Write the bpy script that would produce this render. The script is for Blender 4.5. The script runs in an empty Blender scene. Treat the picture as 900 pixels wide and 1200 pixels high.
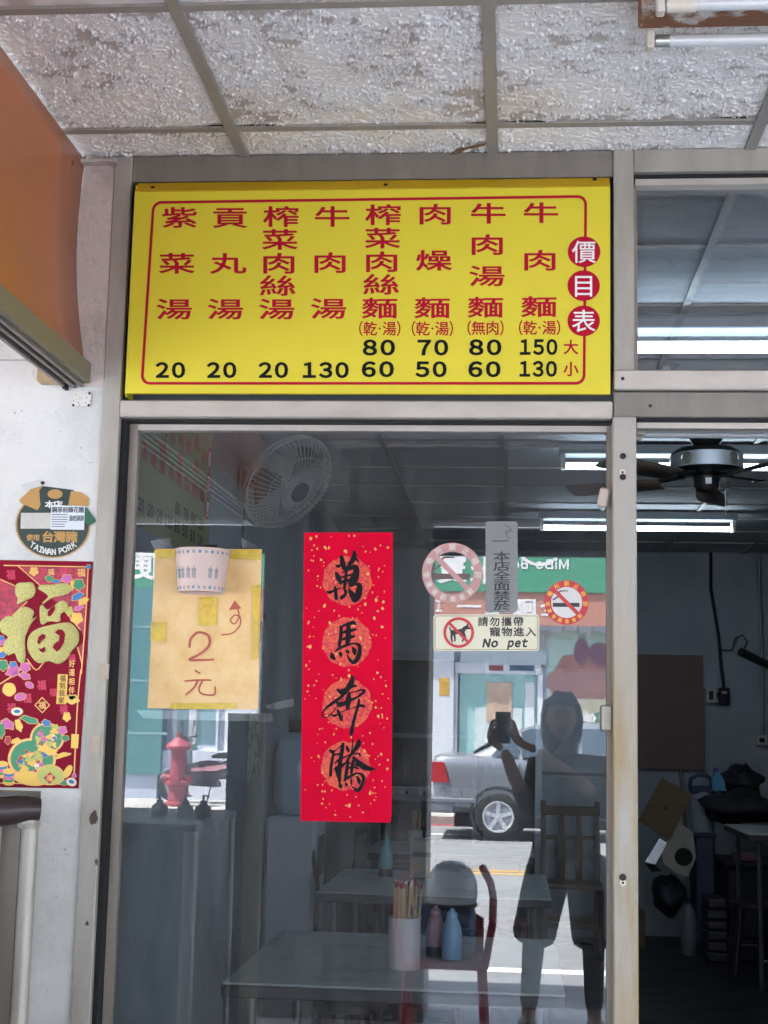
import bpy, bmesh, math, random
import numpy as np
from mathutils import Vector, Matrix
random.seed(7); rng = np.random.default_rng(11)
sc = bpy.context.scene
COL = sc.collection
RAD = math.radians

# ------------------------------------------------------------------ camera, world, sun, exposure
CAMD, CAMZ, FPX = 3.5, 1.5, 1703.66                 # metres to the shop front, height, focal length in photo pixels
PITCH, YAW, ROLL = 0.148930, -0.088903, 0.022007
def _basis():
    cy, sy = math.cos(YAW), math.sin(YAW); cp, sp = math.cos(PITCH), math.sin(PITCH)
    fwd = Vector((sy*cp, cy*cp, sp)); right = Vector((cy, -sy, 0)); up = right.cross(fwd)
    cr, sr = math.cos(ROLL), math.sin(ROLL)
    return right*cr + up*sr, up*cr - right*sr, fwd
CR, CU, CF = _basis()
CAM = Vector((0, -CAMD, CAMZ))
cd = bpy.data.cameras.new('camera'); cam = bpy.data.objects.new('camera', cd); COL.objects.link(cam)
cd.sensor_fit = 'VERTICAL'; cd.sensor_height = 36.0; cd.lens = 36.0*FPX/1200.0
cd.clip_start = 0.02; cd.clip_end = 500
cam.matrix_world = Matrix.Translation(CAM) @ Matrix((CR, CU, -CF)).transposed().to_4x4()
sc.camera = cam

SUN_EL, SUN_DIR = RAD(62), Vector((-0.92, 0.39, 0)).normalized()    # horizontal direction towards the sun
w = bpy.data.worlds.new('World'); sc.world = w; w.use_nodes = True
nt = w.node_tree; bg = nt.nodes['Background']
sky = nt.nodes.new('ShaderNodeTexSky'); sky.sky_type = 'NISHITA'; sky.sun_disc = False
sky.sun_elevation = SUN_EL; sky.sun_rotation = math.atan2(SUN_DIR.x, SUN_DIR.y)
sky.air_density = 1.2; sky.dust_density = 2.5
nt.links.new(sky.outputs[0], bg.inputs[0]); bg.inputs[1].default_value = 0.13
sl = bpy.data.lights.new('sun', 'SUN'); sl.energy = 4.8; sl.angle = RAD(0.5); sl.color = (1, .955, .89)
so = bpy.data.objects.new('sun', sl); COL.objects.link(so)
sv = SUN_DIR*math.cos(SUN_EL) + Vector((0, 0, math.sin(SUN_EL)))
so.rotation_euler = (-sv).to_track_quat('-Z', 'Y').to_euler(); so.location = (0, -8, 20)
vs = sc.view_settings; vs.view_transform = 'Standard'; vs.look = 'None'; vs.gamma = 1; vs.use_curve_mapping = False
vs.exposure = 3.68
sc.render.engine = 'CYCLES'
cy_ = sc.cycles; cy_.use_denoising = True; cy_.max_bounces = 8; cy_.diffuse_bounces = 4; cy_.use_adaptive_sampling = True; cy_.adaptive_threshold = .02; cy_.glossy_bounces = 4
cy_.transparent_max_bounces = 12; cy_.transmission_bounces = 4; cy_.caustics_reflective = False; cy_.caustics_refractive = False
cy_.sample_clamp_indirect = 6.0
try: cy_.denoising_prefilter = 'ACCURATE'
except Exception: pass

# ------------------------------------------------------------------ pixel helpers (photo pixels -> places)
def ray(px, py): return CF + CR*((px-450)/FPX) - CU*((py-600)/FPX)
def at_y(px, py, y): d = ray(px, py); return CAM + d*((y-CAM.y)/d.y)
def at_z(px, py, z): d = ray(px, py); return CAM + d*((z-CAM.z)/d.z)
def at_x(px, py, x): d = ray(px, py); return CAM + d*((x-CAM.x)/d.x)
TILT = RAD(0.4)                                       # the sliding leaf leans a little out of plumb
GN = Vector((0, -math.cos(TILT), -math.sin(TILT))); G0 = Vector((0, 0.02, 1.5))
def on_glass(px, py, lift=0.0):
    d = ray(px, py); t = ((G0 + GN*lift) - CAM).dot(GN)/d.dot(GN); return CAM + d*t
def mir(px, py, y=None, z=None):                      # where a thing seen reflected in the leaf really stands
    d = ray(px, py); g = on_glass(px, py); d2 = d - 2*d.dot(GN)*GN
    return g + d2*((y-g.y)/d2.y if y is not None else (z-g.z)/d2.z)

# ------------------------------------------------------------------ materials
def lin(h):
    h = h.lstrip('#'); c = [int(h[i:i+2], 16)/255 for i in (0, 2, 4)]
    return tuple(x/12.92 if x <= .04045 else ((x+.055)/1.055)**2.4 for x in c)
MATS = {}
def mat(name, col, rough=.6, metal=0.0, var=0.0, vscale=6.0, col2=None, bump=0.0, bscale=40.0, emit=0.0, spec=.5,
        thresh=None, stretch=(1, 1, 1), coat=0.0, alpha=1.0, detail=6.0):
    if name in MATS: return MATS[name]
    m = bpy.data.materials.new(name); m.use_nodes = True; n = m.node_tree.nodes; L = m.node_tree.links
    b = n['Principled BSDF']
    if isinstance(col, str): col = lin(col)
    if isinstance(col2, str): col2 = lin(col2)
    b.inputs['Base Color'].default_value = (*col, 1); b.inputs['Roughness'].default_value = rough
    b.inputs['Metallic'].default_value = metal; b.inputs['Specular IOR Level'].default_value = spec
    b.inputs['Coat Weight'].default_value = coat; b.inputs['Alpha'].default_value = alpha
    if emit: b.inputs['Emission Color'].default_value = (*col, 1); b.inputs['Emission Strength'].default_value = emit
    if var or col2 or bump:
        g = n.new('ShaderNodeNewGeometry'); mp = n.new('ShaderNodeVectorMath'); mp.operation = 'MULTIPLY'
        mp.inputs[1].default_value = stretch; L.new(g.outputs['Position'], mp.inputs[0])
    if var or col2:
        t = n.new('ShaderNodeTexNoise'); t.inputs['Scale'].default_value = vscale; t.inputs['Detail'].default_value = detail
        t.inputs['Roughness'].default_value = .62; L.new(mp.outputs[0], t.inputs['Vector'])
        rp = n.new('ShaderNodeMapRange')
        lo, hi = thresh if thresh else (.3, .7)
        rp.inputs[1].default_value = lo; rp.inputs[2].default_value = hi; L.new(t.outputs[0], rp.inputs[0])
        mx = n.new('ShaderNodeMix'); mx.data_type = 'RGBA'
        c2 = col2 if col2 else tuple(min(1, x*(1+var)) for x in col); c1 = col if col2 else tuple(x*(1-var) for x in col)
        mx.inputs[6].default_value = (*c1, 1); mx.inputs[7].default_value = (*c2, 1)
        L.new(rp.outputs[0], mx.inputs[0]); L.new(mx.outputs[2], b.inputs['Base Color'])
        rr = n.new('ShaderNodeMapRange'); rr.inputs[3].default_value = max(0.03, rough-.1); rr.inputs[4].default_value = min(1, rough+.1)
        L.new(t.outputs[0], rr.inputs[0]); L.new(rr.outputs[0], b.inputs['Roughness'])
    if bump:
        t2 = n.new('ShaderNodeTexNoise'); t2.inputs['Scale'].default_value = bscale; t2.inputs['Detail'].default_value = 5
        L.new(mp.outputs[0], t2.inputs['Vector'])
        bp = n.new('ShaderNodeBump'); bp.inputs['Strength'].default_value = bump; bp.inputs['Distance'].default_value = .01
        L.new(t2.outputs[0], bp.inputs['Height']); L.new(bp.outputs[0], b.inputs['Normal'])
    MATS[name] = m; return m
def glass_mat(name, refl, tint=(.93, .96, .96), grime=.03, edge=.5):
    """thin pane: lets the view through, mirrors a share of it (more at grazing angles), with a film of dust"""
    m = bpy.data.materials.new(name); m.use_nodes = True; n = m.node_tree.nodes; L = m.node_tree.links
    n.remove(n['Principled BSDF']); out = n['Material Output']
    tr = n.new('ShaderNodeBsdfTransparent'); tr.inputs[0].default_value = (*tint, 1)
    gl = n.new('ShaderNodeBsdfGlossy'); gl.inputs['Roughness'].default_value = 0.0; gl.inputs[0].default_value = (1, 1, 1, 1)
    lw = n.new('ShaderNodeFresnel'); lw.inputs[0].default_value = 1.5
    mr = n.new('ShaderNodeMapRange'); mr.inputs[1].default_value = .04; mr.inputs[2].default_value = 1.0
    mr.inputs[3].default_value = refl; mr.inputs[4].default_value = 1.0
    L.new(lw.outputs[0], mr.inputs[0])
    mx = n.new('ShaderNodeMixShader'); L.new(mr.outputs[0], mx.inputs[0]); L.new(tr.outputs[0], mx.inputs[1]); L.new(gl.outputs[0], mx.inputs[2])
    df = n.new('ShaderNodeBsdfDiffuse'); df.inputs[0].default_value = (.55, .57, .6, 1)
    g = n.new('ShaderNodeNewGeometry'); vm = n.new('ShaderNodeVectorMath'); vm.operation = 'MULTIPLY'; vm.inputs[1].default_value = (9, 9, 1.6)
    L.new(g.outputs['Position'], vm.inputs[0])
    t = n.new('ShaderNodeTexNoise'); t.inputs['Scale'].default_value = 1.6; t.inputs['Detail'].default_value = 8; t.inputs['Roughness'].default_value = .7
    L.new(vm.outputs[0], t.inputs['Vector'])
    r2 = n.new('ShaderNodeMapRange'); r2.inputs[1].default_value = .42; r2.inputs[2].default_value = .8; r2.inputs[3].default_value = grime*.35; r2.inputs[4].default_value = grime*3
    L.new(t.outputs[0], r2.inputs[0])
    m2 = n.new('ShaderNodeMixShader'); L.new(r2.outputs[0], m2.inputs[0]); L.new(mx.outputs[0], m2.inputs[1]); L.new(df.outputs[0], m2.inputs[2])
    L.new(m2.outputs[0], out.inputs[0]); MATS[name] = m; return m

# ------------------------------------------------------------------ object helpers
def tag(o, label=None, cat=None, group=None, kind=None):
    if label: o['label'] = label
    if cat: o['category'] = cat
    if group: o['group'] = group
    if kind: o['kind'] = kind
    return o
def thing(name, label, cat, loc=(0, 0, 0), group=None):
    o = bpy.data.objects.new(name, None); o.empty_display_size = .1; COL.objects.link(o); o.location = loc
    return tag(o, label, cat, group)
def wmat(o):
    m = o.matrix_basis.copy()
    return wmat(o.parent) @ o.matrix_parent_inverse @ m if o.parent else m
def adopt(o, parent):
    if parent is not None:
        o.parent = parent; o.matrix_parent_inverse = wmat(parent).inverted()
    return o
def link_mesh(name, me, m, parent=None, smooth=None):
    o = bpy.data.objects.new(name, me); COL.objects.link(o)
    if m is not None and not me.materials: me.materials.append(m)
    if smooth is not None:
        me.polygons.foreach_set('use_smooth', [True]*len(me.polygons)); me.set_sharp_from_angle(angle=RAD(smooth))
    return adopt(o, parent)
def copy_tree(o, parent=None):
    c = o.copy(); COL.objects.link(c); c.parent = parent
    if parent is not None: c.matrix_parent_inverse = o.matrix_parent_inverse.copy()
    for ch in list(o.children): copy_tree(ch, c)
    return c
class MB:
    def __init__(s): s.bm = bmesh.new()
    def box(s, a, b, rot=None, piv=None, bev=0.0, seg=1):
        a, b = Vector(a), Vector(b); c = (a+b)/2
        r = bmesh.ops.create_cube(s.bm, size=1.0); vs_ = r['verts']
        for v in vs_: v.co = Vector((v.co.x*abs(b.x-a.x), v.co.y*abs(b.y-a.y), v.co.z*abs(b.z-a.z))) + c
        if bev:
            es = list({e for v in vs_ for e in v.link_edges})
            rr = bmesh.ops.bevel(s.bm, geom=es, offset=bev, segments=seg, affect='EDGES', profile=.5)
            vs_ = list({v for f in rr['faces'] for v in f.verts} | {v for v in vs_ if v.is_valid})
        if rot is not None:
            p = Vector(piv) if piv is not None else c
            for v in vs_: v.co = rot @ (v.co-p) + p
        return s
    def obox(s, p0, p1, wx, wy, up=(0, 0, 1), bev=0.0):           # bar of section wx x wy from p0 to p1
        p0, p1 = Vector(p0), Vector(p1); d = (p1-p0); L = d.length; d.normalize()
        u = Vector(up); u = (u - d*u.dot(d)); u = u.normalized() if u.length > 1e-5 else d.orthogonal().normalized(); x = d.cross(u)
        R = Matrix((x, u, d)).transposed()
        return s.box((-wx/2, -wy/2, 0), (wx/2, wy/2, L), bev=bev) if False else s._o(R, p0, wx, wy, L, bev)
    def _o(s, R, p0, wx, wy, L, bev):
        r = bmesh.ops.create_cube(s.bm, size=1.0); vs_ = r['verts']
        for v in vs_: v.co = Vector((v.co.x*wx, v.co.y*wy, (v.co.z+.5)*L))
        if bev:
            es = list({e for v in vs_ for e in v.link_edges})
            rr = bmesh.ops.bevel(s.bm, geom=es, offset=bev, segments=1, affect='EDGES', profile=.5)
            vs_ = list({v for f in rr['faces'] for v in f.verts} | {v for v in vs_ if v.is_valid})
        for v in vs_: v.co = R @ v.co + p0
        return s
    def tube(s, pts, r, n=10, close=False, caps=True):
        pts = [Vector(p) for p in pts]; N = len(pts); rs = r if isinstance(r, (list, tuple)) else [r]*N
        rings = []; prev = None
        for i, p in enumerate(pts):
            a = pts[(i-1) % N] if (close or i) else p; b = pts[(i+1) % N] if (close or i < N-1) else p
            d = (b-a).normalized()
            u = prev - d*prev.dot(d) if prev is not None else d.orthogonal()
            u.normalize(); prev = u; v = d.cross(u)
            rings.append([s.bm.verts.new(p + (u*math.cos(t)+v*math.sin(t))*rs[i]) for t in [2*math.pi*k/n for k in range(n)]])
        for i in range(N if close else N-1):
            A, B = rings[i], rings[(i+1) % N]
            for k in range(n): s.bm.faces.new((A[k], A[(k+1) % n], B[(k+1) % n], B[k]))
        if caps and not close:
            s.bm.faces.new(rings[0][::-1]); s.bm.faces.new(rings[-1])
        return s
    def lathe(s, prof, c, axis=(0, 0, 1), n=24, a0=0.0, a1=2*math.pi):
        c = Vector(c); ax = Vector(axis).normalized(); u = ax.orthogonal().normalized(); v = ax.cross(u)
        full = abs(a1-a0-2*math.pi) < 1e-6; K = n if full else n+1; rings = []
        for r, h in prof:
            rings.append([s.bm.verts.new(c + ax*h + (u*math.cos(a0+(a1-a0)*k/n) + v*math.sin(a0+(a1-a0)*k/n))*max(r, 1e-4)) for k in range(K)])
        for i in range(len(prof)-1):
            for k in range(n):
                k2 = (k+1) % K
                s.bm.faces.new((rings[i][k], rings[i][k2], rings[i+1][k2], rings[i+1][k]))
        return s
    def poly(s, pts):
        s.bm.faces.new([s.bm.verts.new(Vector(p)) for p in pts]); return s
    def prism(s, pts, off):
        off = Vector(off); a = [s.bm.verts.new(Vector(p)) for p in pts]; b = [s.bm.verts.new(Vector(p)+off) for p in pts]; n = len(a)
        s.bm.faces.new(a[::-1]); s.bm.faces.new(b)
        for i in range(n): s.bm.faces.new((a[i], a[(i+1) % n], b[(i+1) % n], b[i]))
        return s
    def grid(s, rows):
        V = [[s.bm.verts.new(Vector(p)) for p in r] for r in rows]
        for i in range(len(V)-1):
            for j in range(len(V[0])-1): s.bm.faces.new((V[i][j], V[i][j+1], V[i+1][j+1], V[i+1][j]))
        return s
    def build(s, name, m, parent=None, smooth=30, solid=0.0, sub=0):
        bmesh.ops.recalc_face_normals(s.bm, faces=s.bm.faces[:])
        me = bpy.data.meshes.new(name); s.bm.to_mesh(me); s.bm.free()
        o = link_mesh(name, me, m, parent, smooth)
        if solid: md = o.modifiers.new('s', 'SOLIDIFY'); md.thickness = solid
        if sub: md = o.modifiers.new('u', 'SUBSURF'); md.levels = sub; md.render_levels = sub
        return o
def box(name, a, b, m, parent=None, bev=0.0, **k): return MB().box(a, b, bev=bev).build(name, m, parent, **k)

# ------------------------------------------------------------------ lettering: outlines of the font that comes with the program
CHARS = {}
def need(chars, bold): CHARS.setdefault(bold, set()).update(c for c in chars if not c.isspace())
def fw(c): return chr(ord(c)+0xFEE0) if '!' <= c <= '~' else c
MENU = [
 ('紫菜湯', [(210.7, 254.8), (207.3, 308.6), (204.2, 362.1)]), ('貢丸湯', [(269.5, 254.8), (267.3, 308.6), (264.2, 362.1)]),
 ('榨菜肉絲湯', [(329.6, 253.8), (328, 280.6), (326.8, 308.6), (325.5, 334.7), (324.3, 362.1)]),
 ('牛肉湯', [(389.3, 253.8), (386.8, 307.7), (385, 361.5)]),
 ('榨菜肉絲麵', [(449.3, 251.7), (448.3, 279), (447.3, 306.7), (446.7, 333.3), (445, 361)]),
 ('肉燥麵', [(510, 251), (508.3, 305), (506.7, 360.7)]), ('牛肉湯麵', [(572.3, 250), (571, 286.7), (570.7, 323.3), (569, 360)]),
 ('牛肉麵', [(634, 249.3), (632.7, 305), (631.7, 359.3)])]
NOTES = [('(乾·湯)', 445, 385), ('(乾·湯)', 506.7, 385), ('(無肉)', 569, 384.3), ('(乾·湯)', 632.3, 384)]
PRICES = [('20', 199.5, 433.7, 35), ('20', 259.6, 433.7, 35), ('20', 320.2, 433.7, 35), ('130', 381.8, 433.7, 54), ('80', 444, 407.3, 38), ('60', 442.7, 432.7, 38),
          ('70', 507.3, 407.3, 36), ('50', 505, 432.7, 37), ('80', 568.7, 407, 38), ('60', 567.7, 432.7, 38), ('150', 631.3, 406.7, 44), ('130', 630.7, 432.3, 44)]
need('紫菜湯貢丸榨肉絲牛麵燥乾無大小·価', .016); need('（）乾湯無肉·', .012); need(map(fw, '0123456789'), .036); need('價目表', .006)
need('福好運相伴到我家元', .02); need('本店全面禁菸', .014); need('請勿攜帶寵物進入', .02); need(map(fw, 'Nopet'), .05)
need('本店使用台灣豬', .035); need('鋼享前鋒花雕溫老源', .02); need(map(fw, 'TAIWANPORK'), .04); need('本場所禁止吸菸違者罰', .03)
need(map(fw, 'MiBoBento'), .03); need('便當全國唯一認證米寶飯池上家', .03); need(map(fw, 'ISO9001'), .03); need('飲料冷飲', .03)
def make_glyphs():
    obs = []
    for bold, cs in CHARS.items():
        for c in sorted(cs):
            cu = bpy.data.curves.new('glyph', 'FONT'); cu.body = c; cu.size = 1; cu.resolution_u = 3; cu.fill_mode = 'FRONT'
            cu.bevel_depth = bold; cu.bevel_resolution = 0
            o = bpy.data.objects.new('glyph', cu); COL.objects.link(o); obs.append((c, bold, o))
    bpy.context.view_layer.update(); dg = bpy.context.evaluated_depsgraph_get(); G = {}
    for c, bold, o in obs:
        me = bpy.data.meshes.new_from_object(o.evaluated_get(dg))
        co = np.empty(len(me.vertices)*3); me.vertices.foreach_get('co', co); co = co.reshape(-1, 3)
        G[(c, bold)] = (co.copy(), [tuple(p.vertices) for p in me.polygons])
        bpy.data.meshes.remove(me)
    for c, bold, o in obs:
        cu = o.data; bpy.data.objects.remove(o); bpy.data.curves.remove(cu)
    return G
GLY = make_glyphs()
class Sheet:
    """things printed flat on a surface: pixel-space shapes carried onto a plane given by fn(px, py, lift)"""
    def __init__(s, fn): s.fn = fn; s.v = []; s.f = []; s.k = 0
    def _add(s, pts, faces, lift):
        b = len(s.v); s.v += [tuple(s.fn(x, y, lift + z)) for x, y, z in pts]; s.f += [tuple(i+b for i in f) for f in faces]
        return s
    def poly(s, pts, lift):
        s.k += 1; return s._add([(x, y, 2e-5*(s.k % 12)) for x, y in pts], [tuple(range(len(pts)))], lift)
    def plate(s, pts, l0, l1):
        n = len(pts); return s._add([(x, y, l0) for x, y in pts]+[(x, y, l1) for x, y in pts], [tuple(range(n, 2*n))]+[(i, (i+1) % n, n+(i+1) % n, n+i) for i in range(n)], 0)
    def disc(s, cx, cy, rx, ry, lift, n=40, r0=0.0, a0=0.0, a1=360.0):
        A = [RAD(a0+(a1-a0)*k/n) for k in range(n+1)]
        if r0 <= 0: return s.poly([(cx+rx*math.cos(a), cy+ry*math.sin(a)) for a in A[:-1]], lift)
        pts = []
        for a in A: pts += [(cx+rx*math.cos(a), cy+ry*math.sin(a), 0), (cx+rx*r0*math.cos(a), cy+ry*r0*math.sin(a), 0)]
        return s._add(pts, [(2*k, 2*k+2, 2*k+3, 2*k+1) for k in range(n)], lift)
    def glyph(s, c, bold, cx, cy, W, H, lift, rot=0.0, tight=False, shear=0.0):
        co, fs = GLY[(c, bold)]
        if tight:
            x0, x1, y0, y1 = co[:, 0].min(), co[:, 0].max(), co[:, 1].min(), co[:, 1].max(); gx = (co[:, 0]-(x0+x1)/2)/(x1-x0); gy = (co[:, 1]-(y0+y1)/2)/(y1-y0)
        else: gx = co[:, 0]-.5; gy = co[:, 1]-.38
        X = gx*W + shear*gy*H; Y = -gy*H; ca, sa = math.cos(rot), math.sin(rot)
        pz = (co[:, 2]-co[:, 2].min())*.004
        return s._add(list(zip(cx + X*ca - Y*sa, cy + X*sa + Y*ca, pz)), fs, lift)
    def word(s, text, bold, cx, cy, W, H, lift, gap=.12, shear=0.0, cap='0'):
        cs = [fw(c) for c in text]; ref = GLY.get((fw(cap), bold)) or GLY[(cs[0], bold)]
        r0, r1 = ref[0][:, 1].min(), ref[0][:, 1].max(); x = 0; lay = []
        for c in cs:
            if c.isspace(): x += .35; continue
            co, fs = GLY[(c, bold)]; x0, x1 = co[:, 0].min(), co[:, 0].max(); lay.append((co, fs, x-x0)); x += x1-x0+gap
        x -= gap; k = W/x
        for co, fs, dx in lay:
            gy = (co[:, 1]-r0)/(r1-r0); X = cx - W/2 + (co[:, 0]+dx)*k + shear*gy*H; Y = cy + H/2 - gy*H
            s._add(list(zip(X, Y, (co[:, 2]-co[:, 2].min())*.004)), fs, lift)
        return s
    def stroke(s, pts, lift, n=7, k=1.0):
        P = np.array(pts, float); m = len(P)
        if m == 2: P = np.vstack([P[0], (P[0]+P[1])/2, P[1]]); m = 3
        Q = np.vstack([2*P[0]-P[1], P, 2*P[-1]-P[-2]]); out = []
        for i in range(1, m):
            p0, p1, p2, p3 = Q[i-1], Q[i], Q[i+1], Q[i+2]
            for t in np.linspace(0, 1, n, endpoint=False):
                out.append(.5*((2*p1)+(-p0+p2)*t+(2*p0-5*p1+4*p2-p3)*t*t+(-p0+3*p1-3*p2+p3)*t**3))
        out.append(P[-1]); out = np.array(out); d = np.gradient(out[:, :2], axis=0); d /= np.maximum(np.linalg.norm(d, axis=1), 1e-6)[:, None]
        nn = np.stack([-d[:, 1], d[:, 0]], 1); hw = np.maximum(out[:, 2], .12)[:, None]*k; A = out[:, :2]+nn*hw; B = out[:, :2]-nn*hw
        s.k += 1; z = 3e-5*(s.k % 16); pts = []; N = len(out)
        for a, b in zip(A, B): pts += [(a[0], a[1], z), (b[0], b[1], z)]
        s._add(pts, [(2*i, 2*i+2, 2*i+3, 2*i+1) for i in range(N-1)], lift)
        for e, sg in ((0, -1), (N-1, 1)):                        # round ends
            c = out[e, :2]; r = hw[e, 0]; a = math.atan2(d[e, 1]*sg, d[e, 0]*sg)
            s._add([(c[0]+r*math.cos(a+t), c[1]+r*math.sin(a+t), z+1e-5) for t in np.linspace(-math.pi/2, math.pi/2, 7)], [tuple(range(7))], lift)
        return s
    def build(s, name, m, parent=None):
        me = bpy.data.meshes.new(name); me.from_pydata(s.v, [], s.f); me.update()
        return link_mesh(name, me, m, parent)

# ================================================================== SETTING
M_alu = mat('aluminium_weathered', '#a5a098', .52, .25, var=.16, vscale=5, stretch=(3, 3, .7), bump=.15, bscale=160)
M_alu_dk = mat('aluminium_bronze', '#837d77', .5, .3, var=.14, vscale=6, stretch=(3, 3, .8), bump=.12, bscale=160)
M_alu_lt = mat('aluminium_pale', '#b9b2ab', .45, .35, var=.12, vscale=7, stretch=(1, 3, 3), bump=.12, bscale=200)
def post_mat():
    m = mat('aluminium_stained_post', '#aaa6a1', .6, .1, col2='#9c8658', thresh=(.36, .66), vscale=2.3, stretch=(5, 3, .8), bump=.3, bscale=110); n = m.node_tree.nodes; L = m.node_tree.links
    mx = next(x for x in n if x.type == 'MIX'); old = mx.inputs[0].links[0].from_socket     # the yellow stain has run down the lower half only
    g = n.new('ShaderNodeNewGeometry'); sp = n.new('ShaderNodeSeparateXYZ'); L.new(g.outputs['Position'], sp.inputs[0]); r = n.new('ShaderNodeMapRange'); r.inputs[1].default_value = 1.85; r.inputs[2].default_value = 1.45; r.inputs[3].default_value = .12; L.new(sp.outputs[2], r.inputs[0])
    k = n.new('ShaderNodeMath'); k.operation = 'MULTIPLY'; L.new(old, k.inputs[0]); L.new(r.outputs[0], k.inputs[1]); L.new(k.outputs[0], mx.inputs[0]); return m
M_post = post_mat()
M_dark = mat('dark_gap', '#15151a', .8)
M_white = mat('white_plaster', '#d6d6d5', .85, col2='#bfbfbe', thresh=(.5, .75), vscale=3.2, bump=.5, bscale=35)
M_plaster_old = mat('old_plaster_strip', '#c6b9b4', .85, col2='#9a908e', thresh=(.52, .74), vscale=5, bump=.5, bscale=45)
M_int_wall = mat('shop_wall_paint', '#969ca3', .8, col2='#7d838a', thresh=(.45, .8), vscale=1.5, bump=.25, bscale=25)
M_floor = mat('arcade_tile', '#d2d0cc', .6, var=.1, vscale=4, bump=.1, bscale=60)
M_terr = mat('dark_terrazzo', '#303133', .34, col2='#1c1d20', thresh=(.4, .65), vscale=3.5, bump=.08, bscale=90)
M_asph = mat('asphalt', '#75787c', .9, var=.15, vscale=1.2, bump=.4, bscale=120)
M_conc = mat('concrete', '#9a9a98', .85, var=.12, vscale=1.4, bump=.3, bscale=40)
M_linew = mat('road_paint_white', '#dcdcd8', .7, var=.1, vscale=7)
M_liney = mat('road_paint_yellow', '#c99a35', .7, var=.1, vscale=7)
M_liner = mat('road_paint_red', '#a8363f', .7, var=.15, vscale=7)
M_tbar = mat('ceiling_grid_bar', '#9a9692', .6, .1, var=.06, vscale=8)

def struct(o): return tag(o, kind='structure')
struct(box('road', (-60, -18.6, -.6), (60, -4.75, -.12), M_asph))
struct(box('arcade_floor', (-9, -4.5, -.3), (9, .06, 0), M_floor))
struct(box('kerb', (-30, -4.752, -.4), (30, -4.502, -.005), M_conc, bev=.012))
struct(box('far_pavement', (-60, -60, -.5), (60, -18.4, -.0), M_conc))
struct(box('ground', (-200, -200, -1.0), (200, 200, -.55), M_conc))
struct(box('shop_floor', (-1.3, .062, -.3), (3.3, 8.2, .004), M_terr))
rl = MB()
for y0, y1, z in ((-6.36, -6.21, 0),): rl.box((-40, y0, -.12), (40, y1, -.115))
rl.box((-4.2, -16.75, -.12), (40, -16.62, -.115)); struct(rl.build('lane_line_white', M_linew))
rl = MB(); rl.box((-2.6, -12.02, -.12), (40, -11.92, -.115)); rl.box((-2.6, -12.3, -.12), (40, -12.2, -.115)); struct(rl.build('lane_line_yellow', M_liney))
rl = MB(); rl.box((-40, -5.02, -.12), (40, -4.86, -.115)); rl.box((-40, -18.38, -.12), (40, -18.2, -.115)); struct(rl.build('kerb_line_red', M_liner))
cw = MB()
for k in range(7): cw.box((-9.5, -17.95+k*.95, -.12), (-3.3, -17.55+k*.95, -.1145))
struct(cw.build('crosswalk', M_linew))

# building mass over the arcade and the walls of the shop
b = thing('arcade_building', 'concrete upper storeys carried over the arcade on square pillars', 'building', (0, 2, 0))
box('upper_storeys', (-9, -4.45, 3.12), (9, 9, 6.6), M_conc, b)  # unseen mass blocking sky light, kept low to shorten its shadow on the street
box('front_beam', (-9, -4.45, 2.56), (9, -4.1, 3.118), M_conc, b)
for x0, x1 in ((-1.3, -.42), (4.6, 5.4), (-7.2, -6.3)): box('pillar', (x0, -4.44, 0), (x1, -4.0, 2.558), mat('pillar_tile', '#6f6e6c', .5, var=.15, vscale=5), b, bev=.01)
hb = thing('hanging_board', 'long dark board hung under the beam at the arcade edge', 'board', (0, -4.2, 2.38))
box('board', (-6.2, -4.26, 2.375), (4.5, -4.2, 2.525), mat('board_back', '#3c3f46', .6, var=.1), hb)
for x in np.arange(-5.8, 4.5, 1.2): box('bracket', (x-.012, -4.24, 2.526), (x+.012, -4.22, 2.56), M_dark, hb)

wl = thing('white_wall', 'white plastered wall left of the shop front carrying the red poster', 'wall', (-2, 0, 0))
box('plaster', (-3.2, -.032, 0), (-1.016, .16, 2.4), M_white, wl)
box('plaster_top', (-3.2, -.032, 2.402), (-1.1, .16, 3.1), M_white, wl)
strip = MB()                                         # bowed strip of bare old plaster between the orange panel and the post
rows = []
for i in range(15):
    z = 2.33 + .602*i/14; q = (1-i/14); bow = .018*math.sin(math.pi*q)
    rows.append([(-1.098-bow*.7, -.03, z), (-1.09-bow, -.046, z), (-1.05, -.047, z), (-1.013, -.046, z)])
strip.grid(rows).build('bare_plaster_strip', M_plaster_old, wl)
box('strip_lip', (-1.12, -.075, 2.905), (-1.005, -.03, 2.913), M_plaster_old, wl)
q = MB()
for k in range(20):                                  # chips and pinholes in the paint
    px, py = random.uniform(2, 122), random.choice((random.uniform(470, 560), random.uniform(930, 1190), random.uniform(480, 560))); p = at_y(px, py, -.0326); r = random.choice((.0010, .0013, .0016, .0026)); a0 = random.random()*3
    if p.x < -1.02: q.poly([p+Vector((r*1.6*math.cos(a0+t)*random.uniform(.6, 1.2), -.00002*k, r*math.sin(a0+t)*random.uniform(.6, 1.2))) for t in (0, 1, 2, 3, 4.1, 5.2)])
tag(q.build('paint_chips', mat('paint_chip', '#a2a4a6', .9), wl, smooth=None), kind='stuff')
wi = tag(box('shop_side_wall', (-1.40, .162, 0), (-1.25, 8.2, 3.1), M_int_wall), 'pale side wall of the shop behind the wall fan', 'wall')
tag(box('stub_wall', (-1.249, .162, 0), (-.99, 1.2, 3.1), M_int_wall), 'short pale wall stub just inside, carrying the second price list', 'wall')
wb = tag(box('shop_back_wall', (-1.25, 8.0, 0), (3.3, 8.2, 3.1), M_int_wall), 'pale grey rear wall of the shop with a brown board', 'wall')
wr = tag(box('shop_party_wall', (3.2, .06, 0), (3.35, 8.0, 3.1), M_int_wall), 'plain right-hand side wall inside the shop', 'wall')
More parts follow.
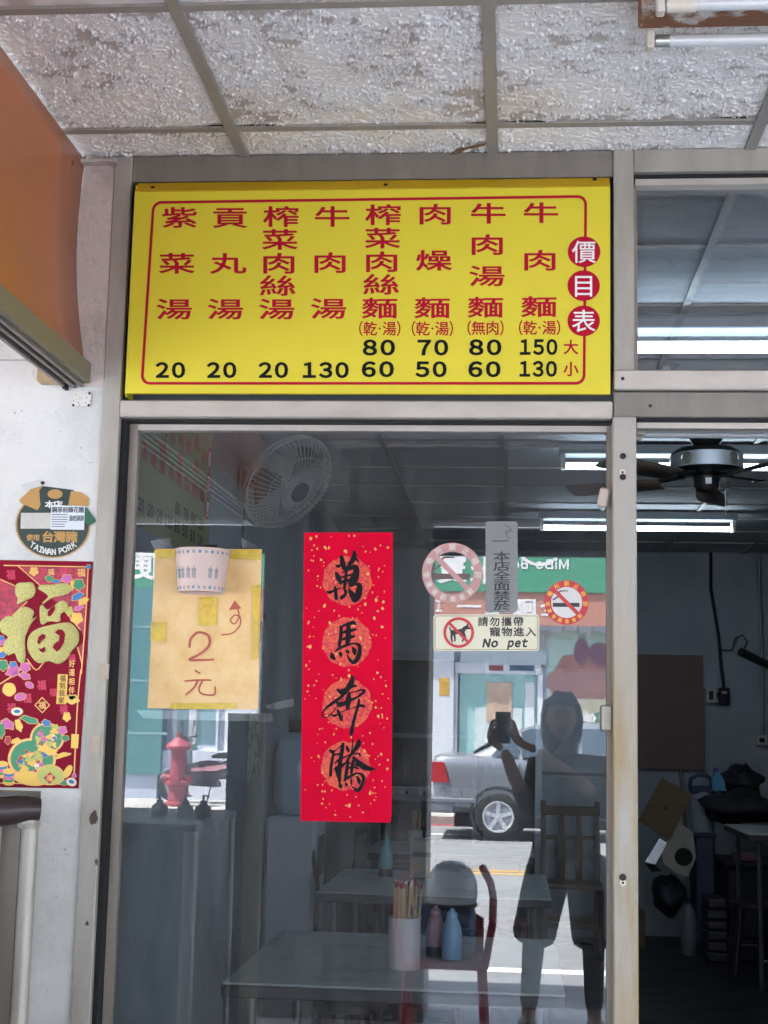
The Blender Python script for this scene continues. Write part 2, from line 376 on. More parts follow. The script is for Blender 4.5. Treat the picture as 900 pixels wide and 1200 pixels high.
wn = tag(box('neighbour_wall', (3.0, -.03, 0), (9, .055, 3.1), M_white), 'white wall of the next shop past the doorway', 'wall')
wn2 = tag(box('plain_wall', (-9, -.03, 0), (-3.21, .15, 3.1), M_white), 'white wall of the next shop left of the cart', 'wall')

# ---- ceilings of lay-in panels
CZ = 2.93
def vnoise(shape, cells):
    g = rng.random((cells[0]+3, cells[1]+3)); y = np.linspace(0, cells[0], shape[0]); x = np.linspace(0, cells[1], shape[1])
    yi, xi = y.astype(int), x.astype(int); fy, fx = (y-yi)[:, None], (x-xi)[None]; fy = fy*fy*(3-2*fy); fx = fx*fx*(3-2*fx)
    a = g[np.ix_(yi, xi)]; b_ = g[np.ix_(yi, xi+1)]; c = g[np.ix_(yi+1, xi)]; d = g[np.ix_(yi+1, xi+1)]
    return (a*(1-fx)+b_*fx)*(1-fy)+(c*(1-fx)+d*fx)*fy
def fbm(shape, cells, octv=4, rough=.55):
    o = 0; s = 0; a = 1
    for k in range(octv): o = o + a*vnoise(shape, (max(1, int(cells[0]*2**k)), max(1, int(cells[1]*2**k)))); s += a; a *= rough
    return o/s
def flake_mat():
    m = bpy.data.materials.new('flaking_ceiling_paint'); m.use_nodes = True; n = m.node_tree.nodes; L = m.node_tree.links; b_ = n['Principled BSDF']
    at = n.new('ShaderNodeAttribute'); at.attribute_name = 'paint'; mx = n.new('ShaderNodeMix'); mx.data_type = 'RGBA'
    mx.inputs[6].default_value = (*lin('#c4bcb8'), 1); mx.inputs[7].default_value = (*lin('#f3f1f1'), 1)
    L.new(at.outputs['Fac'], mx.inputs[0])
    g = n.new('ShaderNodeNewGeometry'); t = n.new('ShaderNodeTexNoise'); t.inputs['Scale'].default_value = 2.2; t.inputs['Detail'].default_value = 6
    L.new(g.outputs['Position'], t.inputs['Vector'])
    r = n.new('ShaderNodeMapRange'); r.inputs[1].default_value = .5; r.inputs[2].default_value = .72; L.new(t.outputs[0], r.inputs[0])
    m3 = n.new('ShaderNodeMix'); m3.data_type = 'RGBA'; m3.blend_type = 'MULTIPLY'; m3.inputs[7].default_value = (*lin('#f0e4d6'), 1)
    L.new(r.outputs[0], m3.inputs[0]); L.new(mx.outputs[2], m3.inputs[6]); L.new(m3.outputs[2], b_.inputs['Base Color'])
    b_.inputs['Roughness'].default_value = .92; b_.inputs['Specular IOR Level'].default_value = .12; return m
M_flake = flake_mat()
def peeled_tile(x0, x1, y0, y1, res, bare):
    W, H = x1-x0, y1-y0; nx, ny = max(8, int(W*res)), max(8, int(H*res)); S = (ny, nx)
    # curls of paint a centimetre or so across, stretched along x
    n1 = fbm(S, (H*100, W*52), 4, .78); n2 = fbm(S, (H*32, W*20), 3, .6); big = fbm(S, (max(1, H*7), W*6), 3)
    f = .55*n1+.45*n2 + .5*(big-.5)
    f = (f-f.mean())/f.std(); th = np.quantile(f, bare)
    paint = 1/(1+np.exp(-(f-th)/.05)); lift = np.exp(-((f-th-.22)/.22)**2)*paint
    small = fbm(S, (H*150, W*110), 2); ridg = 1-np.abs(2*fbm(S, (H*85, W*42), 3, .6)-1); ridg = np.clip((ridg-.86)/.14, 0, 1)
    edge = np.minimum.reduce([np.linspace(0, W, nx)[None]+0*f, np.linspace(W, 0, nx)[None]+0*f, np.linspace(0, H, ny)[:, None]+0*f, np.linspace(H, 0, ny)[:, None]+0*f])
    em = np.clip(edge/.02, 0, 1)
    z = -(paint*.0012 + lift*.0075*(.3+n2) + small*.0018 + ridg*.0038*paint)*em
    X = np.linspace(x0, x1, nx)[None]+0*z; Y = np.linspace(y0, y1, ny)[:, None]+0*z
    X = X + (fbm(S, (H*60, W*60), 2)-.5)*.004*em
    co = np.stack([X, Y, CZ + .004 + z], -1).reshape(-1, 3)
    i = np.arange(nx*ny).reshape(ny, nx); q = np.stack([i[:-1, :-1], i[1:, :-1], i[1:, 1:], i[:-1, 1:]], -1).reshape(-1, 4)
    me = bpy.data.meshes.new('ceiling_tile'); me.vertices.add(len(co)); me.vertices.foreach_set('co', co.ravel())
    me.loops.add(q.size); me.loops.foreach_set('vertex_index', q.ravel().astype(np.int32))
    me.polygons.add(len(q)); me.polygons.foreach_set('loop_start', np.arange(0, q.size, 4, dtype=np.int32))
    me.update(calc_edges=True); a = me.attributes.new('paint', 'FLOAT', 'POINT')
    a.data.foreach_set('value', np.clip(paint*.85+lift*.35+.1*(small-.5), 0, 1).ravel().astype(np.float32))
    return me
ceil = struct(box('arcade_ceiling', (-9, -4.1, CZ+.012), (9, -.0, CZ+.18), M_dark))
XS = [-1.13, -.684, -.056, .573, 1.2, 1.83, 2.46, 3.09]; YS = [-.03, -.209, -.806, -1.41, -2.01, -2.62, -3.22, -3.82, -4.1]
for i in range(len(XS)-1):
    for j in range(len(YS)-1):
        inview = i <= 3 and j <= 1
        me = peeled_tile(XS[i]+.004, XS[i+1]-.004, YS[j+1]+.004, YS[j]-.004, (520 if i < 3 else 250) if inview else 40, {0: .16, 1: .26, 2: .22}.get(i, .2) if j else .12)
        o = link_mesh('ceiling_tile', me, M_flake, ceil)
for k, x in enumerate(XS[1:]): box('grid_bar', (x-.0135, -4.1, CZ-.006), (x+.0135, -.02, CZ+.003), M_tbar, ceil)
for y in YS[1:-1]:
    for i in range(len(XS)-1): box('cross_bar', (XS[i]+.0136, y-.0125, CZ-.004), (XS[i+1]-.0136, y+.0125, CZ+.003), M_tbar, ceil)
box('edge_trim', (-1.135, -4.1, CZ-.006), (-1.112, -.03, CZ+.003), M_tbar, ceil)
mt = mat('plain_panel', '#c4c2c0', .8, var=.05)
for i in range(9): box('ceiling_panel', (-1.14-.62*(i+1)+.004, -4.1, CZ-.001), (-1.14-.62*i-.004, -.04, CZ+.008), mt, ceil)
for i in range(9): box('ceiling_panel', (3.1+.62*i+.004, -4.1, CZ-.001), (3.1+.62*(i+1)-.004, -.04, CZ+.008), mt, ceil)
q = MB(); top_ = [(520, 183), (528, 180), (538, 174.5), (549, 172), (560, 169), (569, 167.5)]; bot_ = [(569, 170), (560, 173), (549, 174.5), (540, 178), (530, 183.5), (521, 185.5)]
q.poly([at_z(x, y, CZ-.0065) for x, y in top_+bot_]); q.build('broken_edge', mat('water_stain', '#7a5f48', .8, var=.2, vscale=40), ceil, smooth=None)
q = MB(); q.poly([at_z(x, y, CZ-.0065) for x, y in ((104, 190), (107, 186.5), (119, 187), (122, 190))]); q.build('hole', M_dark, ceil, smooth=None)
q = MB()
for x0, x1, y in ((236, 266, 147.3), (275, 322, 147), (545, 570, 144.3), (582, 640, 142.6), (830, 876, 138)): q.poly([at_z(a_, b_, CZ-.0035) for a_, b_ in ((x0, y+.4), ((x0+x1)/2, y-1.4), (x1-2, y-1.2), (x1, y+.5))])
tag(q.build('panel_gaps', M_dark, ceil, smooth=None), kind='stuff')
# shop ceiling
sceil = struct(box('shop_ceiling', (-1.25, .06, CZ+.012), (3.2, 8.0, CZ+.15), M_dark))
M_sp = mat('shop_ceiling_panel', '#a7a9ad', .85, var=.1, vscale=2.5, bump=.2, bscale=120)
pan = MB().box((-.3, -.3, 0), (.3, .3, .008)); po = pan.build('ceiling_panel', M_sp, sceil); first = True
gx = np.arange(-1.257, 3.2, .61); gy = np.arange(.06, 8.0, .61)
for x in gx:
    for y in gy:
        o = po if first else po.copy()
        if not first: COL.objects.link(o)
        first = False; o.matrix_parent_inverse = Matrix(); sx = min(.6, 3.2-x)/.6; sy = min(.6, 8-y)/.6
        o.location = (x+.305*sx, y+.305*sy, CZ+.001+random.uniform(0, .003)); o.scale = (sx, sy, 1)
for x in gx[1:]: box('grid_bar', (x-.012, .06, CZ-.008), (x+.012, 8, CZ), M_tbar, sceil)
for y in gy[1:]:
    for x in gx: box('cross_bar', (x+.0125, y-.012, CZ-.006), (min(x+.61, 3.2)-.0125, y+.012, CZ), M_tbar, sceil)

# ================================================================== SHOP FRONT
sf = thing('shopfront_frame', 'weathered aluminium frame holding the glass leaf and the yellow menu board', 'frame', (0, 0, 0))
box('post', (-1.0145, -.05, 0), (-.9695, .05, 2.93), M_alu, sf, bev=.002)
box('post_return', (-.969, -.03, 0), (-.957, .05, 2.86), M_dark, sf)
box('mullion', (.241, -.05, 2.322), (.2905, .05, 2.93), M_alu, sf, bev=.002)
o = box('post', (.2385, -.062, 0), (.2935, .05, 2.254), M_post, sf, bev=.003)
box('post', (1.5, -.05, 0), (1.56, .05, 2.93), M_alu, sf, bev=.002); box('post', (2.94, -.05, 0), (3.0, .05, 2.93), M_alu, sf, bev=.002)
box('head_rail', (-.969, -.046, 2.862), (.2405, .05, 2.93), M_alu_dk, sf, bev=.002)
box('head_rail', (.291, -.05, 2.872), (1.4995, .05, 2.93), M_alu, sf, bev=.002); box('head_rail', (1.5605, -.05, 2.872), (2.9395, .05, 2.93), M_alu, sf, bev=.002)
box('transom', (-.969, -.053, 2.251), (.2380, .05, 2.294), M_alu_lt, sf, bev=.003)
box('transom_gap', (-.9565, -.03, 2.2445), (.2380, .05, 2.2505), M_dark, sf)
box('transom', (.2405, -.064, 2.32), (1.4995, .05, 2.368), M_alu_lt, sf, bev=.003)
box('transom_lower', (.2405, -.05, 2.2555), (1.4995, .05, 2.317), M_alu_dk, sf, bev=.002)
box('transom_track', (.295, -.04, 2.2455), (1.4995, .05, 2.2545), M_dark, sf)
box('door_track', (.297, -.036, 2.231), (1.4995, .0, 2.245), M_alu_lt, sf)
box('transom', (1.5605, -.05, 2.255), (2.9395, .05, 2.368), M_alu_lt, sf, bev=.003)
box('sill_track', (-.969, -.05, 0), (.2380, .05, .03), M_alu, sf)
box('screen_panel', (1.5605, -.02, .0), (2.9395, .02, 2.254), M_alu_dk, sf)
M_screw = mat('dark_screw', '#2b2522', .5, .5)
for px, py, r in ((730, 534.5, 3.6), (730, 559, 3.6), (730, 1028, 3.8)):
    p = at_y(px, py, -.064); MB().lathe([(0, .0025), (r/480, .0015), (r/480, -.002)], p, (0, -1, 0), 14).build('bolt_hole', M_screw, sf)
for px, py in ((729.5, 553.5), (730, 1034.5)):
    p = at_y(px, py, -.063); MB().lathe([(.003, .0015), (.0075, .0015), (.0075, -.001)], p, (0, -1, 0), 14).build('grommet', mat('grommet', '#cfcabd', .5), sf)
    MB().lathe([(0, .001), (.0028, .001)], p, (0, -1, 0), 10).build('bolt_hole', M_screw, sf)
for px, py, y in ((729.8, 443.5, -.0645), (762, 475.5, -.0505)):
    MB().lathe([(0, .002), (.004, .001), (.0045, -.001)], at_y(px, py, y), (0, -1, 0), 10).build('screw', M_screw, sf)
# rust blister on the left post, bits of paint and tape
for px, py, r in ((110, 959, 5), (113, 1010, 2.2), (102, 1082, 2)):
    p = at_y(px, py, -.0505); q = MB()
    q.poly([p + Vector((math.cos(a)*r/480*random.uniform(.6, 1.2), -.0006, math.sin(a)*1.8*r/480*random.uniform(.6, 1.2))) for a in np.linspace(0, 2*math.pi, 13)[:-1]])
    q.build('rust_spot', mat('rust_spot', '#4c3f3a', .8), sf, smooth=None)
for (x0, y0, x1, y1) in ((114, 778, 128, 796), (106, 862, 118, 884)):
    box('tape_scrap', at_y(x0, y1, -.0508), at_y(x1, y0, -.0516), mat('masking_tape', '#a99c8d', .6, var=.15, vscale=30), sf)

M_leaf = mat('leaf_stile', '#8f857d', .5, .3, var=.12, vscale=8, stretch=(3, 3, .8))
lf = thing('sliding_glass_leaf', 'large sliding glass leaf left of the stained post, full of reflections', 'glass door', (-.35, .02, 0))
MB().obox((-.9445, .019+.0105, .03), (-.9445, .019-.0052, 2.244), .021, .03).build('stile', M_leaf, lf)
MB().obox((.2325, .019+.0105, .03), (.2325, .019-.0052, 2.244), .011, .03).build('stile', M_leaf, lf)
box('top_rail', (-.934, -.001, 2.229), (.227, .029, 2.2435), M_alu_lt, lf); box('bottom_rail', (-.934, .015, .031), (.227, .045, .11), M_leaf, lf)
M_glass = glass_mat('leaf_glass', .115, (.8, .84, .87), .03)
gz0, gz1 = .11, 2.229
gy_ = lambda z: G0.y - (z-1.5)*math.tan(TILT)
MB().poly([(-.934, gy_(gz0), gz0), (.227, gy_(gz0), gz0), (.227, gy_(gz1), gz1), (-.934, gy_(gz1), gz1)]).build('glass_pane', M_glass, lf, smooth=None)
def pbox(name, x0, y0, x1, y1, ya, yb, m, parent, bev=0.0):    # box whose outline is given in pixels at depth ya
    a = at_y(x0, y1, ya); c = at_y(x1, y0, ya); return box(name, (a.x, ya, a.z), (c.x, yb, c.z), m, parent, bev=bev)
pbox('latch', 705.5, 826, 718, 857, -.03, .0, mat('latch_metal', '#9b948e', .45, .5), lf, bev=.004)
pp = MB(); a = at_y(708, 583, -.03)
pp.box((a.x-.013, -.03, a.z-.022), (a.x+.012, -.008, a.z+.024), rot=Matrix.Rotation(.2, 3, 'Y'), bev=.004)
pp.build('foam_stop', mat('foam', '#c9bcb4', .8, bump=.6, bscale=140), lf)

uw = thing('transom_window', 'fixed glass light over the open doorway mirroring ceiling panels', 'window', (.9, 0, 2.37))
box('frame', (.295, -.036, 2.842), (1.4995, .0, 2.858), M_alu_lt, uw); box('frame_gap', (.292, -.03, 2.8585), (1.4995, .03, 2.8715), M_dark, uw)
box('frame', (.2915, -.02, 2.37), (.3, .02, 2.841), M_leaf, uw)
M_glass2 = glass_mat('transom_glass', .13, (.8, .86, .93), .02)
MB().poly([(.3, .0, 2.369), (1.4995, .0, 2.369), (1.4995, .0, 2.842), (.3, .0, 2.842)]).build('glass_pane', M_glass2, uw, smooth=None)
# bracket plate and box of the fitting behind the transom light
ft = thing('light_fitting', 'pale metal box just inside the transom light, under the lit tube', 'fitting', (1, .12, 2.37))
box('casing', (.395, .12, 2.36), (1.49, .2, 2.415), mat('fitting_grey', '#8d9296', .5, .2), ft, bev=.003)
box('casing_end', (.372, .1, 2.36), (.393, .2, 2.42), mat('fitting_pale', '#c4c6c6', .5), ft, bev=.003)
a = at_y(793, 427, .118); MB().lathe([(0, .002), (.007, .002), (.007, 0)], a, (0, -1, 0), 12).build('knob', M_screw, ft)
# blanking panel behind the menu board
tag(box('blanking_panel', (-.955, .0, 2.296), (.24, .02, 2.86), mat('grey_blank', '#50565e', .4, var=.1)), 'grey panel closing the light behind the menu board', 'panel')

# ---- orange side panel with its track bar (runs out from the wall over the cart)
op = thing('orange_panel', 'orange acrylic panel under the ceiling at upper left with aluminium track', 'panel', (-1.08, -1.2, 2.33))
rows = []
for i in range(13):
    y = -.045 - 2.6*i/12; row = []
    for j in range(13):
        z = 2.375 + .547*j/12; bow = .022*math.sin(math.pi*(1-j/12))*max(0, 1-i/5.0); row.append((-1.098 + .030*(1-j/12)*1.0 - bow, y, z))
    rows.append(row)
MB().grid(rows).build('sheet', mat('orange_acrylic', '#b0643a', .3, col2='#a0674a', thresh=(.35, .7), vscale=2.2, spec=.45, bump=.06, bscale=6), op, solid=.004)
box('track_bar', (-1.066, -2.7, 2.3375), (-1.049, -.034, 2.388), mat('track_olive', '#7d7763', .5, .2, var=.1), op)
box('track_fin', (-1.094, -2.7, 2.328), (-1.086, -.034, 2.37), M_alu_dk, op); box('track_fin', (-1.118, -2.7, 2.326), (-1.110, -.034, 2.37), M_alu_dk, op)
box('track_fin', (-1.075, -2.7, 2.330), (-1.0665, -.034, 2.37), M_alu_dk, op)
box('track_web', (-1.12, -2.7, 2.371), (-1.0665, -.034, 2.376), M_dark, op)
bx_ = thing('junction_box', 'small beige electrical box on the wall behind the track bar', 'box', at_y(60, 455, -.06))
pbox('case', 42, 415, 78, 447, -.075, -.033, mat('beige_box', '#b39a77', .5, var=.1), bx_, bev=.004)
pbox('switch', 73, 449, 77, 455, -.06, -.034, M_dark, bx_)
br = thing('perforated_bracket', 'speckled white metal plate screwed below the track bar end', 'bracket', at_y(96, 475, -.035))
pbox('plate', 85.5, 458, 107, 476, -.038, -.0325, mat('speckled_plate', '#d8d4cf', .6, col2='#6a625c', thresh=(.60, .66), vscale=160, detail=2), br)
for px, py in ((105, 461), (104, 475), (86, 475)): MB().lathe([(0, .002), (.0035, .001)], at_y(px, py, -.0385), (0, -1, 0), 8).build('screw', M_screw, br)

# ---- fluorescent batten at the top right
bt = thing('rusty_batten_light', 'rusty unlit double fluorescent batten on the arcade ceiling at top right', 'light', (.9, -.8, 2.9))
M_rust = mat('rusty_enamel', '#d3d0cd', .55, col2='#7c5138', thresh=(.40, .50), vscale=9, bump=.4, bscale=80)
p0 = at_z(752, 6, 2.9)
MB().box((.238, -.882, 2.876), (1.46, -.778, 2.924), bev=.004).build('housing', M_rust, bt)
M_tube = mat('unlit_tube', '#c9ccd0', .18, spec=.7, coat=.5); M_cap = mat('tube_cap', '#cfc8bd', .5)
for yy, xx in ((-.9, .262), (-.755, .256)):
    z = 2.862
    MB().tube([(xx+.045, yy, z), (1.4, yy, z)], .0125, 14).build('tube', M_tube, bt)
    MB().tube([(xx+.018, yy, z), (xx+.046, yy, z)], .0128, 14).build('tube_end', mat('tube_end_metal', '#b9bbb8', .3, .8), bt)
    box('holder', (xx, yy-.014, z-.018), (xx+.016, yy+.014, z+.02), M_cap, bt, bev=.003)
MB().tube([(xx+.026, -.9, 2.862), (xx+.08, -.9, 2.862)], .0145, 14).build('starter_sleeve', M_cap, bt)
MB().lathe([(0, .001), (.011, .001), (.011, 0)], (.325, -.86, 2.876), (0, 0, -1), 16).build('knockout_hole', M_dark, bt)

# ================================================================== MENU BOARD
YB = -.07
fB = lambda px, py, l: at_y(px, py, YB-.0012-l)
mb = thing('menu_board', 'yellow price list board with red dish names above the glass leaf', 'menu board', (-.36, -.07, 2.3))
M_yel = mat('sign_yellow', '#d8c930', .5, var=.035, vscale=2.2, bump=.04, bscale=300); M_red = mat('sign_red', '#ad1430', .6, spec=.1); M_blk = mat('sign_black', '#101212', .6, spec=.15); M_wht = mat('sign_white', '#e8e6e6', .5)
ztop = at_y(440, 222, YB).z
box('panel', (-.953, YB, 2.307), (.2315, YB+.012, ztop), M_yel, mb)
MB().poly([(-.953, YB, ztop+.0005), (.2315, YB, ztop+.0005), (.2315, YB+.03, ztop+.033), (-.953, YB+.03, ztop+.033)]).build('top_flange', mat('sign_yellow_shaded', '#d0a90c', .5, var=.04), mb, smooth=None, solid=.002)  # deeper yellow: the shade on the leaning flange is painted into its colour
MB().box((-.9525, YB+.004, 2.30), (-.951, -.0, ztop+.02)).build('side_return', M_yel, mb)
for px, py in ((179, 220), (452, 217), (697, 210)): MB().lathe([(0, .004), (.005, .002), (.006, 0)], at_y(px, py, YB+.012), (0, -1, .6), 10).build('screw', M_screw, mb)
def rrect(x0, y0, x1, y1, rad, n=6):
    out = []
    for cx, cy, a in ((x1-rad, y0+rad, -90), (x1-rad, y1-rad, 0), (x0+rad, y1-rad, 90), (x0+rad, y0+rad, 180)):
        out += [(cx+rad*math.cos(RAD(a+90*k/n)), cy+rad*math.sin(RAD(a+90*k/n))) for k in range(n+1)]
    return out
def warp(p):                                         # corners of the printed border as measured
    u = (p[0]-170)/(687-170); v = (p[1]-232)/(451-232)
    xl = 178.5+(164.5-178.5)*v; xr = 688+(686-688)*v; yt = 235.7+(228.5-235.7)*u; yb = 450.8
    return (xl+(xr-xl)*u, yt+(yb-yt)*v)
bo = [warp(p) for p in rrect(170, 232, 687, 451, 11)]; cc = (430, 340)
S = Sheet(fB); n_ = len(bo); pts = []
inn = [warp(p) for p in rrect(173.2, 235.2, 683.8, 447.8, 8)]
for a, c in zip(bo, inn): pts += [(a[0], a[1], 0), (c[0], c[1], 0)]
S._add(pts, [(2*i, 2*((i+1) % n_), 2*((i+1) % n_)+1, 2*i+1) for i in range(n_)], 0); S.build('border_line', M_red, mb)
for t, ps in MENU:
    for c, (x, y) in zip(t, ps): Sheet(fB).glyph(c, .016, x, y, 43.5, 25.5, 0).build('dish_character', M_red, mb)
for t, x, y in NOTES:
    S = Sheet(fB); n = len(t); adv = {'(': 5, ')': 5, '·': 6}; W = sum(adv.get(c, 16.5) for c in t); cx = x-W/2
    for c in t:
        a = adv.get(c, 16.5)
        if c in '()': S.glyph('（' if c == '(' else '）', .012, cx+a/2, y, 4.5, 18, 0, tight=True)
        elif c == '·': S.disc(cx+a/2, y, 1.3, 1.3, 0, 10)
        else: S.glyph(c, .012, cx+a/2, y, 17, 17.5, 0)
        cx += a
    S.build('serving_note', M_red, mb)
for t, x, y, wd in PRICES: Sheet(fB).word(t, .036, x, y, wd, 19, 0, gap=.13).build('price', M_blk, mb)
for c, y in (('大', 406.7), ('小', 432.3)): Sheet(fB).glyph(c, .016, 669, y, 18, 18, 0).build('size_mark', M_red, mb)
for c, x, y in (('價', 684.5, 295), ('目', 684, 334.7), ('表', 684, 376)):
    o = Sheet(fB).disc(x, y, 19, 18, .0004).build('title_disc', M_red, mb); Sheet(fB).glyph(c, .006, x, y, 29, 28, .0008).build('character', M_wht, o)

# ================================================================== PAPERS AND STICKERS ON THE LEAF
GL = lambda px, py, l: on_glass(px, py, .0015+l)
# red banner
M_ban = mat('banner_red', '#d00430', .7, spec=.08, var=.05, vscale=20, bump=.08, bscale=200); M_gold = mat('gold_fleck', '#e3a05a', .4, .2); M_ink = mat('ink_black', '#17151a', .6, spec=.15)
M_med = mat('medallion_orange', '#d9542f', .5, col2='#c9243a', thresh=(.46, .54), vscale=130, detail=3)
bn = thing('red_banner', 'red spring banner with four black brush characters on the glass', 'banner', on_glass(405, 963))
S = Sheet(GL); S.poly([(356.5, 624), (460.5, 624), (459, 955), (457, 964), (352, 962)], 0); S.build('paper', M_ban, bn)
S = Sheet(GL)
for k in range(230):
    x = random.uniform(357, 456); y = random.uniform(628, 958); r = random.uniform(.7, 1.9)*(.7 if k % 3 else 1.1); a0 = random.random()*6
    S.poly([(x+r*math.cos(a0+t)*random.uniform(.5, 1.3), y+1.25*r*math.sin(a0+t)*random.uniform(.5, 1.3)) for t in (0, 1.2, 2.4, 3.7, 5)], .0011)
tag(S.build('gold_flecks', M_gold, bn), kind='stuff')
for cx, cy in ((406.8, 680.5), (406.5, 752.5), (407, 824.5), (405, 897.5)):
    S = Sheet(GL); N = 40
    S.poly([(cx+28.5*(1+.03*math.sin(9*a)+.02*random.random())*math.cos(a), cy+28.5*(1+.03*math.cos(11*a)+.02*random.random())*math.sin(a)) for a in np.linspace(0, 2*math.pi, N+1)[:-1]], .0008); S.build('medallion', M_med, bn)
def brush(strokes, ox, oy, sc_, name='brush_character'):
    S = Sheet(GL)
    for st in strokes: S.stroke([(ox+x/sc_, oy+y/sc_, hw/sc_) for x, y, hw in st], .0015)
    S.build(name, M_ink, bn)
brush([  # wan
 [(265, 250, 8), (300, 268, 20), (340, 235, 8), (400, 215, 5), (480, 195, 4)], [(340, 140, 24), (355, 220, 34), (375, 290, 30)], [(510, 75, 20), (505, 150, 36), (450, 240, 26), (400, 330, 22)],
 [(545, 180, 18), (565, 205, 10)], [(270, 355, 20), (300, 420, 34), (330, 490, 18)], [(350, 350, 8), (440, 305, 20), (520, 275, 34), (535, 340, 44), (505, 430, 56), (470, 500, 40)],
 [(300, 420, 12), (400, 395, 14), (500, 370, 14)], [(320, 480, 20), (400, 460, 24), (480, 440, 22)], [(405, 300, 20), (395, 420, 20), (380, 540, 20), (385, 600, 14)],
 [(150, 600, 10), (190, 610, 20), (240, 585, 14), (330, 555, 7), (400, 540, 5)], [(255, 540, 16), (262, 610, 22), (270, 690, 22)], [(275, 690, 20), (290, 540, 3), (400, 500, 5), (500, 480, 10)],
 [(340, 680, 26), (385, 640, 22), (410, 585, 10)], [(430, 540, 6), (520, 500, 20), (575, 520, 34), (570, 600, 46), (550, 680, 40), (520, 725, 22)], [(440, 570, 12), (480, 640, 40), (510, 710, 34)], [(455, 640, 8), (440, 600, 14), (455, 560, 8)]], 370, 640, 11.25)
brush([  # ma
 [(325, 215, 14), (335, 240, 22), (330, 340, 24), (315, 440, 24), (310, 490, 14)], [(335, 220, 14), (400, 190, 18), (490, 165, 26), (520, 185, 16)], [(340, 300, 12), (430, 275, 26), (525, 255, 16)],
 [(350, 390, 12), (430, 360, 28), (515, 345, 12)], [(430, 180, 24), (430, 280, 34), (425, 380, 36), (410, 450, 24)], [(255, 545, 8), (310, 505, 20), (400, 465, 18), (500, 440, 12), (570, 460, 22), (580, 530, 26), (560, 620, 32), (500, 690, 26), (440, 640, 16), (420, 590, 8)],
 [(210, 570, 16), (220, 610, 34), (245, 640, 20)], [(320, 550, 10), (330, 580, 26), (335, 605, 14)], [(405, 530, 10), (420, 550, 26), (430, 565, 12)], [(490, 490, 12), (510, 540, 32), (515, 580, 16)]], 370, 715, 11.25)
brush([  # ben
 [(480, 90, 20), (485, 130, 30), (440, 220, 38), (390, 290, 26), (330, 360, 20), (220, 440, 22), (130, 510, 14), (85, 580, 8), (110, 630, 7), (170, 610, 8), (230, 550, 7), (290, 470, 6), (360, 380, 6)],
 [(285, 260, 14), (340, 290, 36), (420, 250, 26), (500, 210, 18), (535, 215, 12)], [(440, 310, 22), (430, 400, 38), (420, 510, 24)], [(290, 440, 22), (320, 460, 32), (400, 430, 26), (480, 390, 20), (540, 370, 8)],
 [(380, 320, 6), (470, 300, 6), (600, 265, 14), (645, 280, 16), (600, 320, 18), (545, 360, 12), (480, 380, 10)], [(570, 390, 14), (560, 470, 18), (520, 600, 20), (490, 720, 22), (470, 830, 26), (460, 860, 10)],
 [(210, 590, 10), (250, 605, 16), (330, 560, 7), (420, 520, 6), (520, 490, 7), (600, 470, 18), (640, 485, 16)], [(290, 530, 16), (315, 590, 24), (340, 665, 16), (355, 600, 5), (360, 560, 5)], [(450, 790, 6), (465, 830, 20)]], 370, 785, 11.25)
brush([  # teng
 [(185, 160, 12), (215, 180, 24), (260, 160, 8), (330, 105, 8), (360, 75, 10)], [(235, 200, 16), (215, 300, 20), (200, 400, 20), (195, 490, 20)], [(360, 75, 20), (345, 180, 26), (320, 320, 28), (310, 440, 30), (315, 570, 20)],
 [(240, 220, 10), (300, 210, 14), (350, 200, 12)], [(250, 330, 8), (300, 290, 14), (400, 240, 10), (470, 215, 8), (560, 205, 12), (585, 230, 14)], [(240, 410, 8), (280, 380, 14), (350, 350, 12), (420, 310, 10)],
 [(490, 0, 7), (485, 100, 8), (470, 190, 10)], [(410, 110, 14), (425, 150, 22), (440, 180, 10)], [(570, 40, 26), (560, 90, 34), (510, 160, 26), (450, 240, 18), (400, 320, 14), (340, 390, 8)],
 [(500, 260, 22), (560, 320, 34), (640, 380, 40), (720, 405, 28), (785, 408, 6)], [(430, 290, 14), (415, 380, 22), (400, 480, 24), (385, 560, 14)], [(440, 330, 10), (500, 340, 14), (550, 370, 10)], [(420, 400, 12), (490, 380, 14), (560, 400, 12)], [(490, 300, 16), (480, 380, 22), (470, 460, 18)],
 [(365, 565, 8), (430, 520, 20), (500, 480, 16), (570, 465, 14), (615, 490, 22), (630, 550, 22), (600, 640, 24), (550, 695, 22), (510, 665, 14), (480, 630, 6)],
 [(315, 600, 14), (325, 630, 28), (335, 655, 14)], [(390, 590, 10), (405, 615, 20), (410, 635, 8)], [(465, 540, 10), (470, 580, 14), (475, 620, 6)], [(545, 500, 10), (570, 560, 26), (575, 600, 12)], [(260, 390, 14), (290, 470, 26), (310, 540, 20)]], 370, 865, 11.25)

# yellow two-dollar notice
yn = thing('price_notice', 'creased yellow paper taped to the glass reading 2 with a red arrow', 'notice', on_glass(240, 832))
M_pap = mat('kraft_yellow_paper', '#ecca96', .75, col2='#e2ba80', thresh=(.4, .65), vscale=14, bump=.5, bscale=22)
C4 = [(182, 643), (307, 643.5), (302.5, 831.5), (173, 830)]
def bil(u, v): 
    a = [C4[0][i]*(1-u)+C4[1][i]*u for i in (0, 1)]; c = [C4[3][i]*(1-u)+C4[2][i]*u for i in (0, 1)]; return (a[0]*(1-v)+c[0]*v, a[1]*(1-v)+c[1]*v)
q = MB(); wob = fbm((25, 19), (5, 4), 3)
q.grid([[GL(*bil(j/18, i/24), .0008+.0035*wob[i, j]*min(1, 6*min(i/24, 1-i/24, j/18, 1-j/18)+.05)) for j in range(19)] for i in range(25)]); q.build('paper', M_pap, yn, smooth=180)
M_mark = mat('marker_red', '#b4574a', .6)
